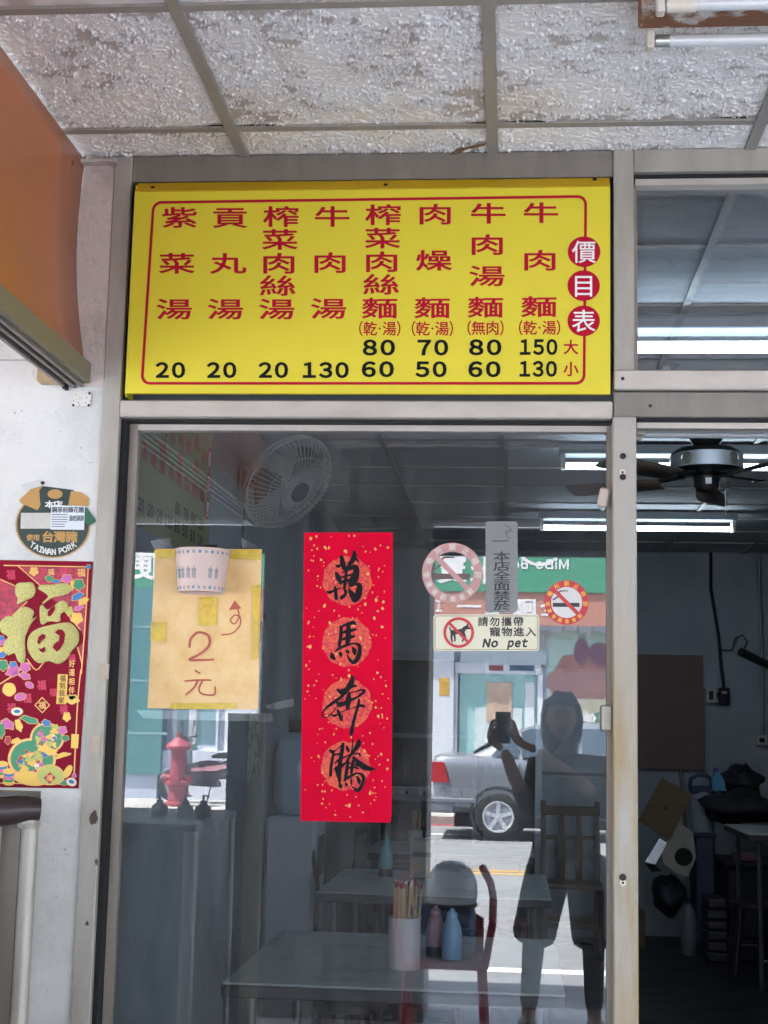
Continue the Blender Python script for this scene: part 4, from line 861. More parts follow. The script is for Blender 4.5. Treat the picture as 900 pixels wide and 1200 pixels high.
c = at_z(493, 1030, .751); t = thing('tissue_box', 'pale box standing on the second table', 'box', c); box('carton', (c.x-.06, c.y, .751), (c.x+.07, c.y+.1, .95), mat('carton_pale', '#a59b92', .7), t, bev=.004); box('printed_band', (c.x-.045, c.y-.002, .86), (c.x+.055, c.y-.0005, .885), mat('carton_print', '#5d5a5c', .7), t)
c = at_z(490, 990, .751); t = thing('chopstick_can', 'bundle of chopsticks in a can on the farthest table', 'can', (c.x, 6.0, .751))
MB().lathe([(0, 0), (.05, 0), (.05, .12), (.045, .12), (.045, .01), (0, .01)], (c.x, 6.0, .751), n=20).build('can', mat('can_white', '#c4bdc0'), t)
for k in range(14): a = random.random()*6.28; r = .04*random.random(); MB().obox((c.x+r*math.cos(a), 6+r*math.sin(a), .77), (c.x+1.5*r*math.cos(a), 6+1.5*r*math.sin(a), .97+.02*random.random()), .008, .006).build('chopstick', M_chop, t)

# lamps
def lamp(x0, y, label, lit=True, ln=1.2, z=CZ, e=1.9, drop=.0):
    t = thing('fluorescent_light', label, 'light', (x0+ln/2, y, z-.1), 'fluorescent lights in the shop')
    box('housing', (x0, y-.055, z-.06-drop), (x0+ln+.06, y+.055, z-.009-drop), mat('lamp_white', '#7d8186', .6), t, bev=.004)
    m = mat('lit_tube', (.72, .88, 1.0), .4, emit=e) if lit else M_tube
    for dy in (-.036, .036):
        MB().tube([(x0+.035, y+dy, z-.112-drop), (x0+ln+.02, y+dy, z-.112-drop)], .0105, 12).build('tube', m, t)
        for x in (x0+.012, x0+ln+.028): box('holder', (x, y+dy-.014, z-.13-drop), (x+.018, y+dy+.014, z-.06-drop), M_cap, t)
lamp(.17, 5.86, 'lit fluorescent light deep in the shop, under the fan blades'); lamp(-.03+.26, 3.66, 'lit fluorescent light level with the ceiling fan motor'); lamp(.24, 1.33, 'lit fluorescent light seen through the transom light', drop=.02)
lamp(.33, .52, 'unlit fluorescent light at the top of the open doorway', False, drop=.48)
box('hanger', (.345, .518, 2.442), (.348, .521, 2.92), M_cap, bpy.data.objects['fluorescent_light.003']); box('hanger', (1.52, .518, 2.442), (1.523, .521, 2.92), M_cap, bpy.data.objects['fluorescent_light.003'])

# ceiling fan
M_fanb = mat('fan_blade', '#5b4e47', .5, var=.2, vscale=12); M_fand = mat('fan_dark', '#2c2d2f', .4, .4); M_fans = mat('fan_silver', '#b4bac4', .4, .4)
cf = thing('ceiling_fan', 'dark ceiling fan with silver motor band hanging in the open doorway', 'fan', (.798, 2.5, 2.55)); fc = Vector((.798, 2.5, 2.60))
MB().lathe([(0, 0.18), (.07, .17), (.075, .13), (.05, .09), (.03, .08)], fc, n=24).build('canopy', M_fand, cf, smooth=40); MB().tube([fc+Vector((0, 0, .1)), (.798, 2.5, 2.925)], .014, 10).build('down_rod', M_fand, cf)
MB().lathe([(.03, .085), (.12, .075), (.146, .055), (.148, .05)], fc, n=36).build('motor_top', M_fand, cf, smooth=40); MB().lathe([(.148, .05), (.15, .0), (.148, -.01)], fc, n=36).build('motor_band', M_fans, cf, smooth=40)
MB().lathe([(.148, -.01), (.12, -.026), (.055, -.038), (.05, -.082), (.04, -.098), (0, -.102)], fc, n=30).build('switch_housing', M_fand, cf, smooth=40)
for s_ in (-1, 1): MB().lathe([(0, .004), (.012, .004), (.02, .001), (.024, .004), (.026, 0)], fc+Vector((.095*s_, -.116, .022)), (.63*s_, -.77, 0), 14).build('rosette', mat('fan_brass', '#b9b6a8', .3, .8), cf)
box('badge', fc+Vector((-.012, -.058, -.075)), fc+Vector((.012, -.052, -.05)), mat('badge', '#d5dbe0', .4), cf)
for k in range(5):
    a = RAD(8+72*k); d = Vector((math.cos(a), math.sin(a), 0)); n_ = Vector((-d.y, d.x, 0))
    MB().obox(fc+d*.1+Vector((0, 0, -.03)), fc+d*.24+Vector((0, 0, -.045)), .05, .008).build('blade_iron', M_fand, cf)
    q = MB(); tl = .012
    q.grid([[fc+d*r+n_*(w_*s_)+Vector((0, 0, -.05+tl*s_)) for s_ in (-1, 1)] for r, w_ in ((.2, .045), (.26, .058), (.45, .066), (.58, .066), (.62, .05))]); q.build('blade', M_fanb, cf, solid=.006)
MB().tube([fc+Vector((.07, -.03, -.1)), fc+Vector((.072, -.03, -.2))], .0018, 5).build('pull_chain', M_fans, cf)

# wall fan
wf = thing('wall_fan', 'large round wall fan with wire cage on the left inner wall', 'fan', (-1.25, 3, 2.6)); cc_ = Vector((-1.02, 3.0, 2.61)); ax = Vector((.66, -.46, -.56)).normalized()
M_cage = mat('fan_cage', '#c3c5c4', .5); u = ax.orthogonal().normalized(); v = ax.cross(u); R_ = .235
def fr(r, h, a): return cc_ + ax*h + (u*math.cos(a)+v*math.sin(a))*r
for r, h in ((R_, 0), (R_*.7, .065), (R_*.4, .085), (R_*.97, -.03)): q = MB(); q.tube([fr(r, h, a) for a in np.linspace(0, 2*math.pi, 41)[:-1]],   .0065 if r > .2 else .003, 6, close=True); q.build('cage_ring', M_cage, wf)
q = MB()
for k in range(56): a = 2*math.pi*k/56; q.tube([fr(.05, .088, a), fr(.15, .07, a), fr(R_*.95, .03, a), fr(R_, 0, a), fr(R_*.8, -.06, a), fr(.06, -.08, a)], .0026, 4)
tag(q.build('cage_wires', M_cage, wf), kind='stuff')
MB().lathe([(0, .093), (.05, .09), (.055, .08), (0, .08)], cc_, ax, 24).build('badge_disc', mat('fan_badge', '#3b4a63', .4), wf); MB().lathe([(.0, -.2), (.06, -.19), (.075, -.13), (.07, -.075), (0, -.07)], cc_, ax, 24).build('motor', mat('fan_ivory', '#d6cfc4', .5), wf, smooth=40)
for k in range(3):
    a0 = k*2.094; q = MB(); q.grid([[fr(r, -.02+.02*math.sin(t), a0+t+.25*(r/.2)) for t in (0, .35, .7, 1.0)] for r in (.04, .09, .14, .19)]); q.build('blade', mat('fan_blade_blue', '#3d4147', .4), wf, solid=.002)
MB().tube([cc_-ax*.15, (-1.2, 3.08, 2.62), (-1.248, 3.08, 2.62)], .018, 8).build('arm', M_fand, wf); box('wall_plate', (-1.249, 3.0, 2.52), (-1.235, 3.16, 2.7), M_cap, wf)
MB().tube([(-1.235, 3.08, 2.52), (-1.24, 3.06, 2.3), (-1.238, 2.9, 2.1), (-1.24, 2.88, 1.7)], .004, 6).build('power_cord', M_dark, wf)

# second price list on the inner left wall
FI = lambda px, py, l: Vector((-.987+l, .17+(px-150)/(714-150)*.98, 2.02+(463-py)/(463-207)*.52))
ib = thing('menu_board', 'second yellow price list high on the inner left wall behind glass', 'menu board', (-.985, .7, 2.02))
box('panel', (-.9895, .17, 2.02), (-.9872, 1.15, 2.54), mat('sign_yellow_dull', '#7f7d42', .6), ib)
for t, ps in MENU:
    for c, (x, y) in zip(t, ps): Sheet(FI).glyph(c, .016, x, y, 42, 26, .002).build('dish_character', M_red, ib)
for t, x, y, wd in PRICES: Sheet(FI).word(t, .036, x, y, wd, 19, .002, gap=.13).build('price', M_blk, ib)
for c, x, y in (('價', 684.5, 295), ('目', 684, 334.7), ('表', 684, 376)): o = Sheet(FI).disc(x, y, 19, 18, .002).build('title_disc', M_red, ib); Sheet(FI).glyph(c, .006, x, y, 29, 28, .0026).build('character', M_wht, o)

# left inside: white switch column, door frame, posters
t = thing('water_dispenser', 'white water dispenser with hose against the left inner wall', 'dispenser', (-1.15, 4.2, .004))
box('cabinet', (-1.245, 4.0, .004), (-.98, 4.4, 1.05), mat('appliance_white', '#b5bcc4', .35), t, bev=.02); MB().lathe([(0, 0), (.1, 0), (.13, .05), (.13, .3), (.11, .38), (.05, .42), (0, .42)], (-1.11, 4.2, 1.06), n=24).build('water_bottle', mat('water_blue', '#8fa9bd', .2), t, smooth=40)
box('tap_panel', (-.979, 4.08, .75), (-.975, 4.32, .95), M_fand, t); MB().tube([(-1.0, 4.02, .9), (-.96, 3.98, .7), (-.97, 4.0, .4), (-1.0, 4.05, .1)], .012, 8).build('hose', M_fand, t)
t = thing('dark_cabinet', 'dark framed cabinet standing along the left inner wall', 'cabinet', (-1.05, 5.1, .004))
for a, b_ in (((-1.245, 4.72, .004), (-.86, 4.76, 1.55)), ((-1.245, 5.5, .004), (-.86, 5.54, 1.55)), ((-1.245, 4.761, 1.5), (-.86, 5.499, 1.55)), ((-1.245, 4.761, .9), (-.86, 5.499, .94)), ((-1.245, 4.761, .1), (-.86, 5.499, .14))): box('board', a, b_, mat('cabinet_dark', '#2c2d31', .5, var=.15), t)
t = thing('wall_calendar', 'pale paper hanging on the left inner wall behind the banner', 'paper', (-1.245, 3.7, 1.3)); box('sheet', (-1.248, 3.45, 1.25), (-1.243, 3.8, 2.05), mat('calendar_paper', '#a9adb1', .7, col2='#7b8086', thresh=(.5, .56), vscale=18), t); box('hanger', (-1.249, 3.44, 2.052), (-1.24, 3.81, 2.065), M_fand, t)
t = thing('doorway', 'dark open doorway in the rear wall behind the banner', 'doorway', (-.65, 7.99, 0)); box('opening', (-1.0, 7.985, 0), (-.2, 7.998, 2.05), M_dark, t)
for a, b_ in (((-1.06, 7.96, 0), (-1.0, 7.999, 2.11)), ((-.2, 7.96, 0), (-.14, 7.999, 2.11)), ((-.999, 7.96, 2.051), (-.201, 7.999, 2.11))): box('jamb', a, b_, mat('jamb_grey', '#7f8790', .6), t)
t = thing('dish_shelf', 'shelf of dishes in front of the rear doorway', 'shelf', (-.55, 7.4, 0))
for z in (.5, 1.0, 1.45): box('board', (-.9, 7.2, z), (-.25, 7.55, z+.03), M_steel, t)
for x in (-.9, -.27):
    for y in (7.2, 7.53): box('upright', (x, y, .004), (x+.02, y+.02, 1.7), M_steel, t)
for k in range(5): MB().lathe([(0, 0), (.05, 0), (.07, .06), (.065, .06), (.045, .008), (0, .008)], (-.82+.13*k, 7.38, 1.031), n=16).build('bowl', mat('bowl_white', '#aeb4ba', .3), t)
t = thing('refrigerator', 'tall pale refrigerator at the rear behind the wooden chair', 'refrigerator', (.45, 7.5, 0)); box('body', (.19, 7.35, .03), (.72, 7.98, 1.98), mat('fridge_grey', '#a7afb8', .4, var=.05), t, bev=.02)
box('door', (.195, 7.32, .06), (.715, 7.348, 1.2), mat('fridge_grey', '#a7afb8'), t, bev=.008); box('freezer_door', (.195, 7.32, 1.215), (.715, 7.348, 1.96), mat('fridge_grey', '#a7afb8'), t, bev=.008); box('edge_trim', (.185, 7.3, .06), (.235, 7.319, 1.97), mat('fridge_trim', '#d3dbe2', .3), t); box('foot', (.22, 7.4, 0.004), (.69, 7.9, .03), M_dark, t)
# wooden chair
M_wood = mat('chair_wood', '#6e5a4b', .5, var=.2, vscale=9, stretch=(1, 1, .2)); t = thing('wooden_chair', 'old dark wooden chair with two flat back slats at the rear', 'chair', (.44, 6.9, .004)); x0, x1, yb, yf = .24, .62, 7.1, 6.7
for x in (x0, x1): MB().obox((x, yb, .004), (x, yb+.03, 1.03), .035, .035, bev=.004).build('rear_leg', M_wood, t); MB().obox((x, yf, .004), (x, yf, .46), .035, .035, bev=.004).build('front_leg', M_wood, t)
box('top_rail', (x0-.02, yb+.0, .93), (x1+.02, yb+.025, .995), M_wood, t, bev=.006); box('lower_rail', (x0+.018, yb+.005, .76), (x1-.018, yb+.025, .79), M_wood, t)
for x in (.37, .49): MB().prism([(x-.02, yb+.008, .48), (x+.02, yb+.008, .48), (x+.032, yb+.008, .66), (x+.014, yb+.008, .93), (x-.014, yb+.008, .93), (x-.032, yb+.008, .66)], (0, .012, 0)).build('back_slat', M_wood, t)
box('seat', (x0-.02, yf-.02, .46), (x1+.02, yb-.018, .49), M_wood, t, bev=.008)
for y in (yf, yb): box('stretcher', (x0+.018, y-.01, .2), (x1-.018, y+.01, .235), M_wood, t)
# rear wall fittings in the doorway
YB2 = 7.985
t = thing('brown_board', 'flat brown plywood board fixed to the rear wall', 'board', at_y(785, 900, YB2)); M_ply = mat('ply_brown', '#6b564f', .7, var=.1, vscale=6)
a = at_y(746, 806, YB2); pbox('upper_sheet', 728, 768, 824, 806, YB2-.02, YB2+.013, M_ply, t); pbox('lower_sheet', 728, 808, 825.5, 900, YB2-.022, YB2+.013, M_ply, t)
def cable(name, label, pts, r, y=YB2-.01, m=None):
    o = MB().tube([at_y(px, py, y) for px, py in pts], r, 6).build(name, m or M_dark); tag(o, label, 'cable'); return o
cable('power_cable', 'black cable running down the rear wall to the left socket', [(833, 647), (833, 690), (838, 720), (842, 745), (845, 780), (848, 805), (846, 825), (838, 824), (841, 812)], .012)
cable('conduit', 'grey conduit down the rear wall near the right edge', [(889, 648), (890, 700), (893, 760), (894, 862)], .014, m=mat('conduit_grey', '#7a8088', .5))
cable('thin_wire', 'thin wire looping between the two sockets', [(842, 762), (858, 762), (862, 748), (870, 744), (876, 752), (872, 760)], .005)
for nm, lb, q in (('wall_socket', 'white double socket at the bottom of the black cable', (827, 806, 840, 824)), ('wall_socket', 'white socket box at the bottom of the conduit', (886, 861, 900, 874))):
    t = thing(nm, lb, 'socket', at_y(q[0], q[3], YB2)); pbox('plate', *q, YB2-.03, YB2+.014, mat('socket_white', '#a29d96', .5), t, bev=.006); pbox('outlet', q[0]+4, q[1]+4, q[2]-4, q[3]-4, YB2-.034, YB2-.0305, M_dark, t)
t = thing('black_plug', 'black plug in the socket by the cable', 'plug', at_y(847, 826, YB2)); pbox('body', 843, 806, 855, 826, YB2-.07, YB2-.03, M_dark, t, bev=.006); pbox('label_strip', 846, 810, 852, 813, YB2-.0725, YB2-.0705, mat('socket_white', '#a29d96'), t)
t = thing('wall_lamp_arm', 'dark arm lamp jutting from the right of the rear wall', 'lamp', at_y(885, 775, 7.6)); MB().tube([at_y(868, 764, 7.4), at_y(905, 782, 7.6)], .032, 10).build('shade', M_fand, t); MB().tube([at_y(905, 782, 7.6), at_y(906, 770, 7.98)], .01, 6).build('arm', M_fand, t)
# clutter against the rear wall
def q4(px): return at_y(*px, 7.0)
M_cb = mat('cardboard', '#6b5641', .75, var=.1, vscale=9); M_navy = mat('navy_plastic', '#232a4a', .5); M_blackc = mat('black_cloth', '#191a22', .8, bump=.6, bscale=18); M_cook = mat('cooker_grey', '#8b8680', .4, .3, var=.15, vscale=10)
t = thing('cardboard_panel', 'square cardboard leaning tilted against the clutter', 'cardboard', q4((785, 985))); q = MB(); q.prism([q4(p) for p in ((776, 911), (811, 932), (785, 985), (748, 962))], (.0, .03, 0)); q.build('sheet', M_cb, t, smooth=None)
q = MB().poly([at_y(x, y, 6.985) for x, y in ((776, 946), (780, 944), (783, 948), (779, 950))]); q.build('stain', mat('cb_stain', '#493829', .8), t, smooth=None)
t = thing('metal_pan', 'upturned grey metal cooker lid below the cardboard', 'pan', q4((798, 1030))); MB().prism([at_y(x, y, 7.1) for x, y in ((794, 962), (812, 975), (816, 1005), (806, 1028), (790, 1022), (778, 1012), (776, 1000))], (0, .06, 0)).build('body', M_cook, t, smooth=None)
MB().lathe([(0, .05), (.05, .05), (.06, .03), (.062, 0)], at_y(801, 1004, 7.1), (0, -1, 0), 20).build('knob', M_dark, t)
t = thing('silver_tray', 'bright silver tray edge below the cardboard', 'tray', q4((765, 1018))); MB().prism([at_y(x, y, 7.12) for x, y in ((773, 982), (782, 988), (768, 1013), (756, 1010))], (0, .02, 0)).build('side', mat('bright_steel', '#b9bfc9', .25, .8), t, smooth=None); MB().prism([at_y(x, y, 7.15) for x, y in ((756, 1012), (768, 1014), (776, 1021), (764, 1022))], (0, .05, 0)).build('rim', M_dark, t, smooth=None)
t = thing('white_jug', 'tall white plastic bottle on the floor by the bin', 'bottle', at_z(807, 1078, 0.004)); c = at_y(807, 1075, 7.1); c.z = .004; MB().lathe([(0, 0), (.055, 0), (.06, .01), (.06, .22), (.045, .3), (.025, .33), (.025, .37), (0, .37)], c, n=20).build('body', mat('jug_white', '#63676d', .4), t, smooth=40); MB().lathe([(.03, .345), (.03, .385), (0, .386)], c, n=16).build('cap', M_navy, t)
t = thing('navy_bin', 'tall navy plastic bin against the rear wall', 'bin', at_y(825, 1075, 7.2)); a = at_y(814, 978, 7.2); b_ = at_y(838, 978, 7.2); MB().box((a.x, 7.2, .004), (b_.x, 7.5, a.z), bev=.015).build('body', M_navy, t); box('rim', (a.x-.012, 7.188, a.z-.02), (b_.x+.012, 7.512, a.z+.012), M_navy, t, bev=.006)
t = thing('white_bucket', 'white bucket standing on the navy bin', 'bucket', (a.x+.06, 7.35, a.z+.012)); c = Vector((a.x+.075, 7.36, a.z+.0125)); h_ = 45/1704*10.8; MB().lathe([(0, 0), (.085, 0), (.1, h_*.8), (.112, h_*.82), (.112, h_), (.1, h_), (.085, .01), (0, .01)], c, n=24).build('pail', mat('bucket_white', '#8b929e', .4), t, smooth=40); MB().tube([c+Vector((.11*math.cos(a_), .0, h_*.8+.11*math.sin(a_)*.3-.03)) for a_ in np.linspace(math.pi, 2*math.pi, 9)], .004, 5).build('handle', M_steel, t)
t = thing('blue_basket', 'dark blue handled basket beside the blue bottle', 'basket', at_y(820, 928, 7.25)); MB().tube([at_y(x, y, 7.3) for x, y in ((808, 922), (810, 912), (818, 908), (828, 909), (834, 915), (832, 926))], .014, 8).build('handle', M_navy, t); MB().box(at_y(809, 930, 7.25), at_y(834, 921, 7.4), bev=.01).build('body', M_navy, t)
t = thing('detergent_bottle', 'bright blue detergent bottle on top of the clutter', 'bottle', at_y(842, 926, 7.2)); MB().prism([at_y(x, y, 7.2) for x, y in ((835, 926), (834, 912), (838, 906), (843, 905), (849, 915), (851, 927))], (0, .07, 0)).build('body', mat('detergent_blue', '#2b7fa3', .35), t, smooth=None); MB().prism([at_y(x, y, 7.22) for x, y in ((836.5, 906), (836, 900.5), (841, 900), (842, 905))], (0, .04, 0)).build('cap', mat('cap_blue', '#2b4f9a', .4), t, smooth=None)
def sack(name, label, px, py, rx, ry, y, m):
    c = at_y(px, py, y); k = (y+3.5)/1704; t = thing(name, label, 'bag', c-Vector((0, 0, ry*k)))
    bm = bmesh.new(); bmesh.ops.create_icosphere(bm, subdivisions=3, radius=1)
    for v_ in bm.verts:
        n_ = v_.co.normalized(); w_ = 1+.12*math.sin(5*n_.x+2*n_.z+px)+.1*math.sin(7*n_.z-3*n_.y); v_.co = Vector((n_.x*rx*k*w_, n_.y*.25*w_, n_.z*ry*k*w_)) + c
    me = bpy.data.meshes.new('cloth'); bm.to_mesh(me); bm.free(); link_mesh('cloth', me, m, t, 180)
    MB().tube([c+Vector((-rx*k*.3, -.2, ry*k*.6)), c+Vector((0, -.24, ry*k*1.15)), c+Vector((rx*k*.3, -.2, ry*k*.6))], .012, 6).build('strap', M_dark, t)
sack('dark_bag', 'black cloth bag on top of the clutter beside the detergent', 868, 915, 26, 17, 7.4, M_blackc); sack('black_bundle', 'large black bundle under the black bag', 866, 945, 40, 19, 7.2, M_blackc); sack('grey_sack', 'crumpled dark sack on the floor behind the pan', 782, 1048, 18, 22, 7.4, mat('sack_blue', '#2a3140', .7)); 
t = thing('tan_box', 'narrow tan box on the floor beside the post', 'box', at_y(752, 1078, 7.3)); c = at_y(751, 1078, 7.3); box('carton', (c.x-.05, 7.3, .004), (c.x+.03, 7.5, .26), M_cb, t, bev=.003); box('flap', (c.x-.05, 7.3, .262), (c.x+.03, 7.36, .27), M_cb, t)
t = thing('dark_counter', 'dark low counter filling the right rear of the doorway', 'counter', (1.9, 7.2, .004)); box('body', (1.50, 6.9, .004), (3.0, 7.6, .62), mat('counter_dark', '#1b1c26', .6), t, bev=.01); box('top', (1.48, 6.88, .622), (3.02, 7.62, .65), mat('counter_dark', '#1b1c26'), t, bev=.006)
t = thing('tray_stack', 'stack of dark plastic trays on the floor beside the navy bin', 'trays', (1.42, 6.9, .004))
for k in range(6): MB().box((1.33+.006*(k % 2), 6.75, .006+.07*k), (1.47, 7.05, .07+.07*k), bev=.012).build('tray', mat('tray_'+str(k % 2), ('#20242c', '#2d2a30')[k % 2], .5), t)
t = thing('broom', 'wooden broom leaning against the brown board', 'broom', (1.36, 7.9, .004)); MB().tube([(1.34, 7.55, .3), (1.30, 7.95, 1.25)], .012, 8).build('handle', M_wood, t); MB().prism([(1.27, 7.48, .01), (1.42, 7.48, .01), (1.38, 7.53, .32), (1.31, 7.53, .32)], (0, .05, 0)).build('brush', M_cb, t)
tag(MB().box((1.55, 7.0, .651), (1.72, 7.12, .71), bev=.01).build('pink_box', mat('pinkish', '#6d4a4d', .7)), 'small dull pink box on the dark counter', 'box')

# ================================================================== CART OUTSIDE ON THE LEFT
M_ss = mat('cart_stainless', '#a8a39c', .42, .35, var=.14, vscale=8, stretch=(2, 2, .6), bump=.15, bscale=150); M_ssd = mat('cart_panel', '#4d5054', .5, .3, var=.12, vscale=5); M_brn = mat('cart_brown_vinyl', '#33272a', .35, var=.1, vscale=10)
ct = thing('noodle_cart', 'stainless noodle cart body reflected low at the left of the glass', 'cart', (-1.4, -1.1, 0))
X1 = -.965
for y in (-1.0, -1.62): MB().tube([(X1-.02, y, 0), (X1-.02, y, 1.16)], .022, 16).build('corner_post', M_ss, ct)
box('side_panel', (X1-.03, -1.597, .06), (X1-.012, -1.024, 1.16), M_ssd, ct); box('shelf_top', (-2.3, -1.645, 1.162), (X1+.002, -.975, 1.185), M_ssd, ct, bev=.004)
box('rear_panel', (-2.3, -1.6, .06), (-2.28, -1.02, 1.16), M_ssd, ct); box('front_panel', (-2.278, -1.61, .06), (X1-.045, -1.598, 1.16), M_ssd, ct); box('shop_side_panel', (-2.278, -1.022, .06), (X1-.045, -1.01, 1.16), M_ssd, ct)
cs = thing('stall_side_stand', 'stainless stand with dark brown rolled top edge against the white wall', 'stand', (-1.3, -.2, 0)); e_ = at_y(47, 950, -.15); zt = e_.z+.005
MB().tube([(e_.x-.022, -.15, 0), (e_.x-.022, -.15, zt-.03)], .02, 20).build('post', M_ss, cs); box('side_sheet', (e_.x-.085, -.16, 0), (e_.x-.0405, -.145, zt-.035), mat('stand_brown_steel', '#7d746c', .5, .2, var=.15, vscale=9), cs); box('side_sheet', (e_.x-.60, -.2, 0), (e_.x-.087, -.185, zt-.035), mat('stand_pale', '#b9bdc0', .5), cs)
MB().tube([(e_.x-.002, -.15, zt-.002), (e_.x-.03, -.165, zt-.001), (e_.x-.1, -.2, zt-.008), (e_.x-.3, -.34, zt-.014), (e_.x-.6, -.58, zt-.02)], [.027, .03, .036, .044, .05], 18).build('rolled_edge', M_brn, cs); MB().prism([(e_.x-.01, -.12, zt+.024), (e_.x-.05, -.18, zt+.024), (e_.x-.62, -.6, zt+.024), (e_.x-.62, -.1, zt+.024)], (0, 0, .014)).build('top_sheet', M_brn, cs); MB().lathe([(.026, 0), (.029, .01), (.024, .03), (.0, .034)], (e_.x-.026, -.15, zt-.045), n=18).build('end_cap', M_ss, cs)
for i, (px, nm) in enumerate(((187, 'a'), (217, 'b'), (238, 'c'))):
    p = mir(px, 948, y=-1.3); p.z = 1.186; t = thing('pump_bottle', ['squat pump bottle on the cart, leftmost of three reflected', 'squat pump bottle in the middle of three reflected on the cart', 'squat pump bottle on the cart, rightmost of three reflected'][i], 'bottle', p, 'pump bottles on the cart')
    MB().lathe([(0, 0), (.026, 0), (.028, .008), (.026, .03), (.014, .04), (.01, .042)], p, n=18).build('body', mat('pump_body', '#6a6460', .5), t, smooth=40); MB().lathe([(.01, .042), (.012, .05), (.004, .052), (.004, .07), (0, .07)], p, n=12).build('collar', M_dark, t); MB().tube([p+Vector((0, 0, .068)), p+Vector((.02, 0, .065))], .003, 6).build('spout', M_dark, t)
p = mir(134, 945, y=-1.3); p.z = 1.186; tag(MB().lathe([(0, 0), (.016, 0), (.016, .12), (.01, .13), (0, .131)], p, n=12).build('seasoning_jar', M_dark), 'slim dark jar at the left end of the cart', 'jar')
t = thing('folded_screen', 'narrow tan board with a dark edge standing in the arcade', 'board', (-1.16, -2.9, 0)); a, b_, d_ = mir(262, 1000, y=-2.9), mir(285, 1000, y=-2.9), mir(305, 1000, y=-2.9)
box('dark_leaf', (a.x, -2.93, 0), (b_.x, -2.9, 1.52), mat('screen_dark', '#3a3a3d', .6), t); box('tan_leaf', (b_.x+.001, -2.935, 0), (d_.x, -2.905, 1.52), mat('screen_tan', '#a1946f', .6, var=.1), t)
t = thing('plastic_chair', 'red plastic armchair holding a helmet, reflected low in the glass', 'chair', (-.27, -3.3, 0)); M_redp = mat('chair_red', '#b01c35', .4); cx, cy = -.27, -3.32
box('seat', (cx-.2, cy-.18, .41), (cx+.17, cy+.2, .44), M_redp, t, bev=.012)
for sx, sy in ((-1, -1), (1, -1), (-1, 1), (1, 1)): MB().obox((cx-.015+sx*.19, cy+sy*.19, 0), (cx-.015+sx*.165, cy+sy*.165, .41), .03, .03, bev=.005).build('leg', M_redp, t)
for sx in (-1, 1): MB().tube([(cx-.015+sx*.18, cy+.17, .42), (cx-.015+sx*.215, cy+.19, .62), (cx-.015+sx*.215, cy+.1, .72), (cx-.015+sx*.2, cy-.1, .76), (cx-.015+sx*.16, cy-.19, .82)], .018, 10).build('arm', M_redp, t)
q = MB(); q.grid([[(cx-.015+.17*s_, cy-.2+.03*s_*s_,   .44+.2*j/6-.05*s_*s_*(j/6)) for s_ in np.linspace(-1, 1, 7)] for j in range(7)]); q.build('backrest', M_redp, t, solid=.012)
c = Vector((cx-.02, cy-.01, .441)); t = thing('blue_bag', 'folded blue cloth bag on the red chair under the helmet', 'bag', c); MB().box(c+Vector((-.15, -.13, 0)), c+Vector((.14, .15, .225)), bev=.05, seg=3).build('cloth', mat('bag_blue', '#4a648f', .8, bump=.5, bscale=15), t); MB().tube([c+Vector((-.06, .14, .2)), c+Vector((0, .165, .12)), c+Vector((.06, .14, .2))], .008, 6).build('handle', M_dark, t)
c = Vector((cx+.01, cy+.03, .667)); t = thing('helmet', 'grey open-face helmet resting on the blue bag', 'helmet', c); MB().lathe([(.112, .0), (.12, .06), (.115, .11), (.09, .165), (.05, .195), (0, .205)], c, n=28).build('shell', mat('helmet_grey', '#e0e6f0', .2, coat=.6), t, smooth=60); MB().lathe([(.114, -.002), (.12, .012), (.112, .02)], c, n=28).build('rim', M_dark, t)

# ================================================================== ACROSS THE STREET
FY = -21.0
bs = thing('bento_shop', 'pale shop across the road with green and orange signboard reflected in the glass', 'building', (0, -24, 0))
M_fac = mat('facade_pale', '#c9cbd6', .8, var=.05, vscale=1.2); M_grn = mat('sign_green', '#4a9878', .6); M_org = mat('sign_orange', '#bf8674', .6); M_teal = mat('pillar_teal', '#4d8286', .5, var=.06); M_wing = mat('shop_glass', '#6f8f97', .15, spec=.8); M_frame = mat('white_frame', '#d6dbe4', .4)
box('wall', (-16, -30, -.05), (12, FY, 11), M_fac, bs)
box('green_sign', (-14, FY+.002, 3.53), (9, FY+.35, 4.27), M_grn, bs); box('orange_sign', (-14, FY+.002, 2.98), (9, FY+.32, 3.527), M_org, bs)
q = MB()
for k in range(95): x = -14+.24*k; q.box((x, FY+.3, 2.9-.03*(k % 2)), (x+.2, FY+.33, 2.978))
tag(q.build('awning_fringe', mat('fringe', '#7b7f8c', .8), bs), kind='stuff')
FSg = lambda yy: (lambda u_, v_, l: Vector((-u_, yy+l, -v_)))           # reading direction runs towards -x for someone facing it
def street_text(t, cx, cz, W, H, yy, m, parent, name='lettering', latin=True, cap='B'):
    S = Sheet(FSg(yy))
    if latin: S.word(t, .03, -cx, -cz, W, H, .004, cap=cap)
    else:
        for k, ch in enumerate(t): S.glyph(ch, .03, -cx+(k-(len(t)-1)/2)*W, -cz, W*.9, H, .004)
    return S.build(name, m, parent)
a = mir(625, 661, y=FY+.35); b_ = mir(571, 661, y=FY+.35); street_text('MiBo', a.x+.31, a.z, .55, .17, FY+.352, M_wht, bs); street_text('Bento', a.x-.42, a.z, .66, .17, FY+.352, M_wht, bs)
a = mir(632, 655, y=FY+.35); Sheet(FSg(FY+.352)).disc(-a.x, -(a.z+.3), .42, .42, .004, r0=.88).build('emblem_ring', M_wht, bs)
a = mir(560, 660, y=FY+.35); street_text('米寶便當', a.x-.7, 3.9, .55, .5, FY+.352, M_wht, bs, latin=False)
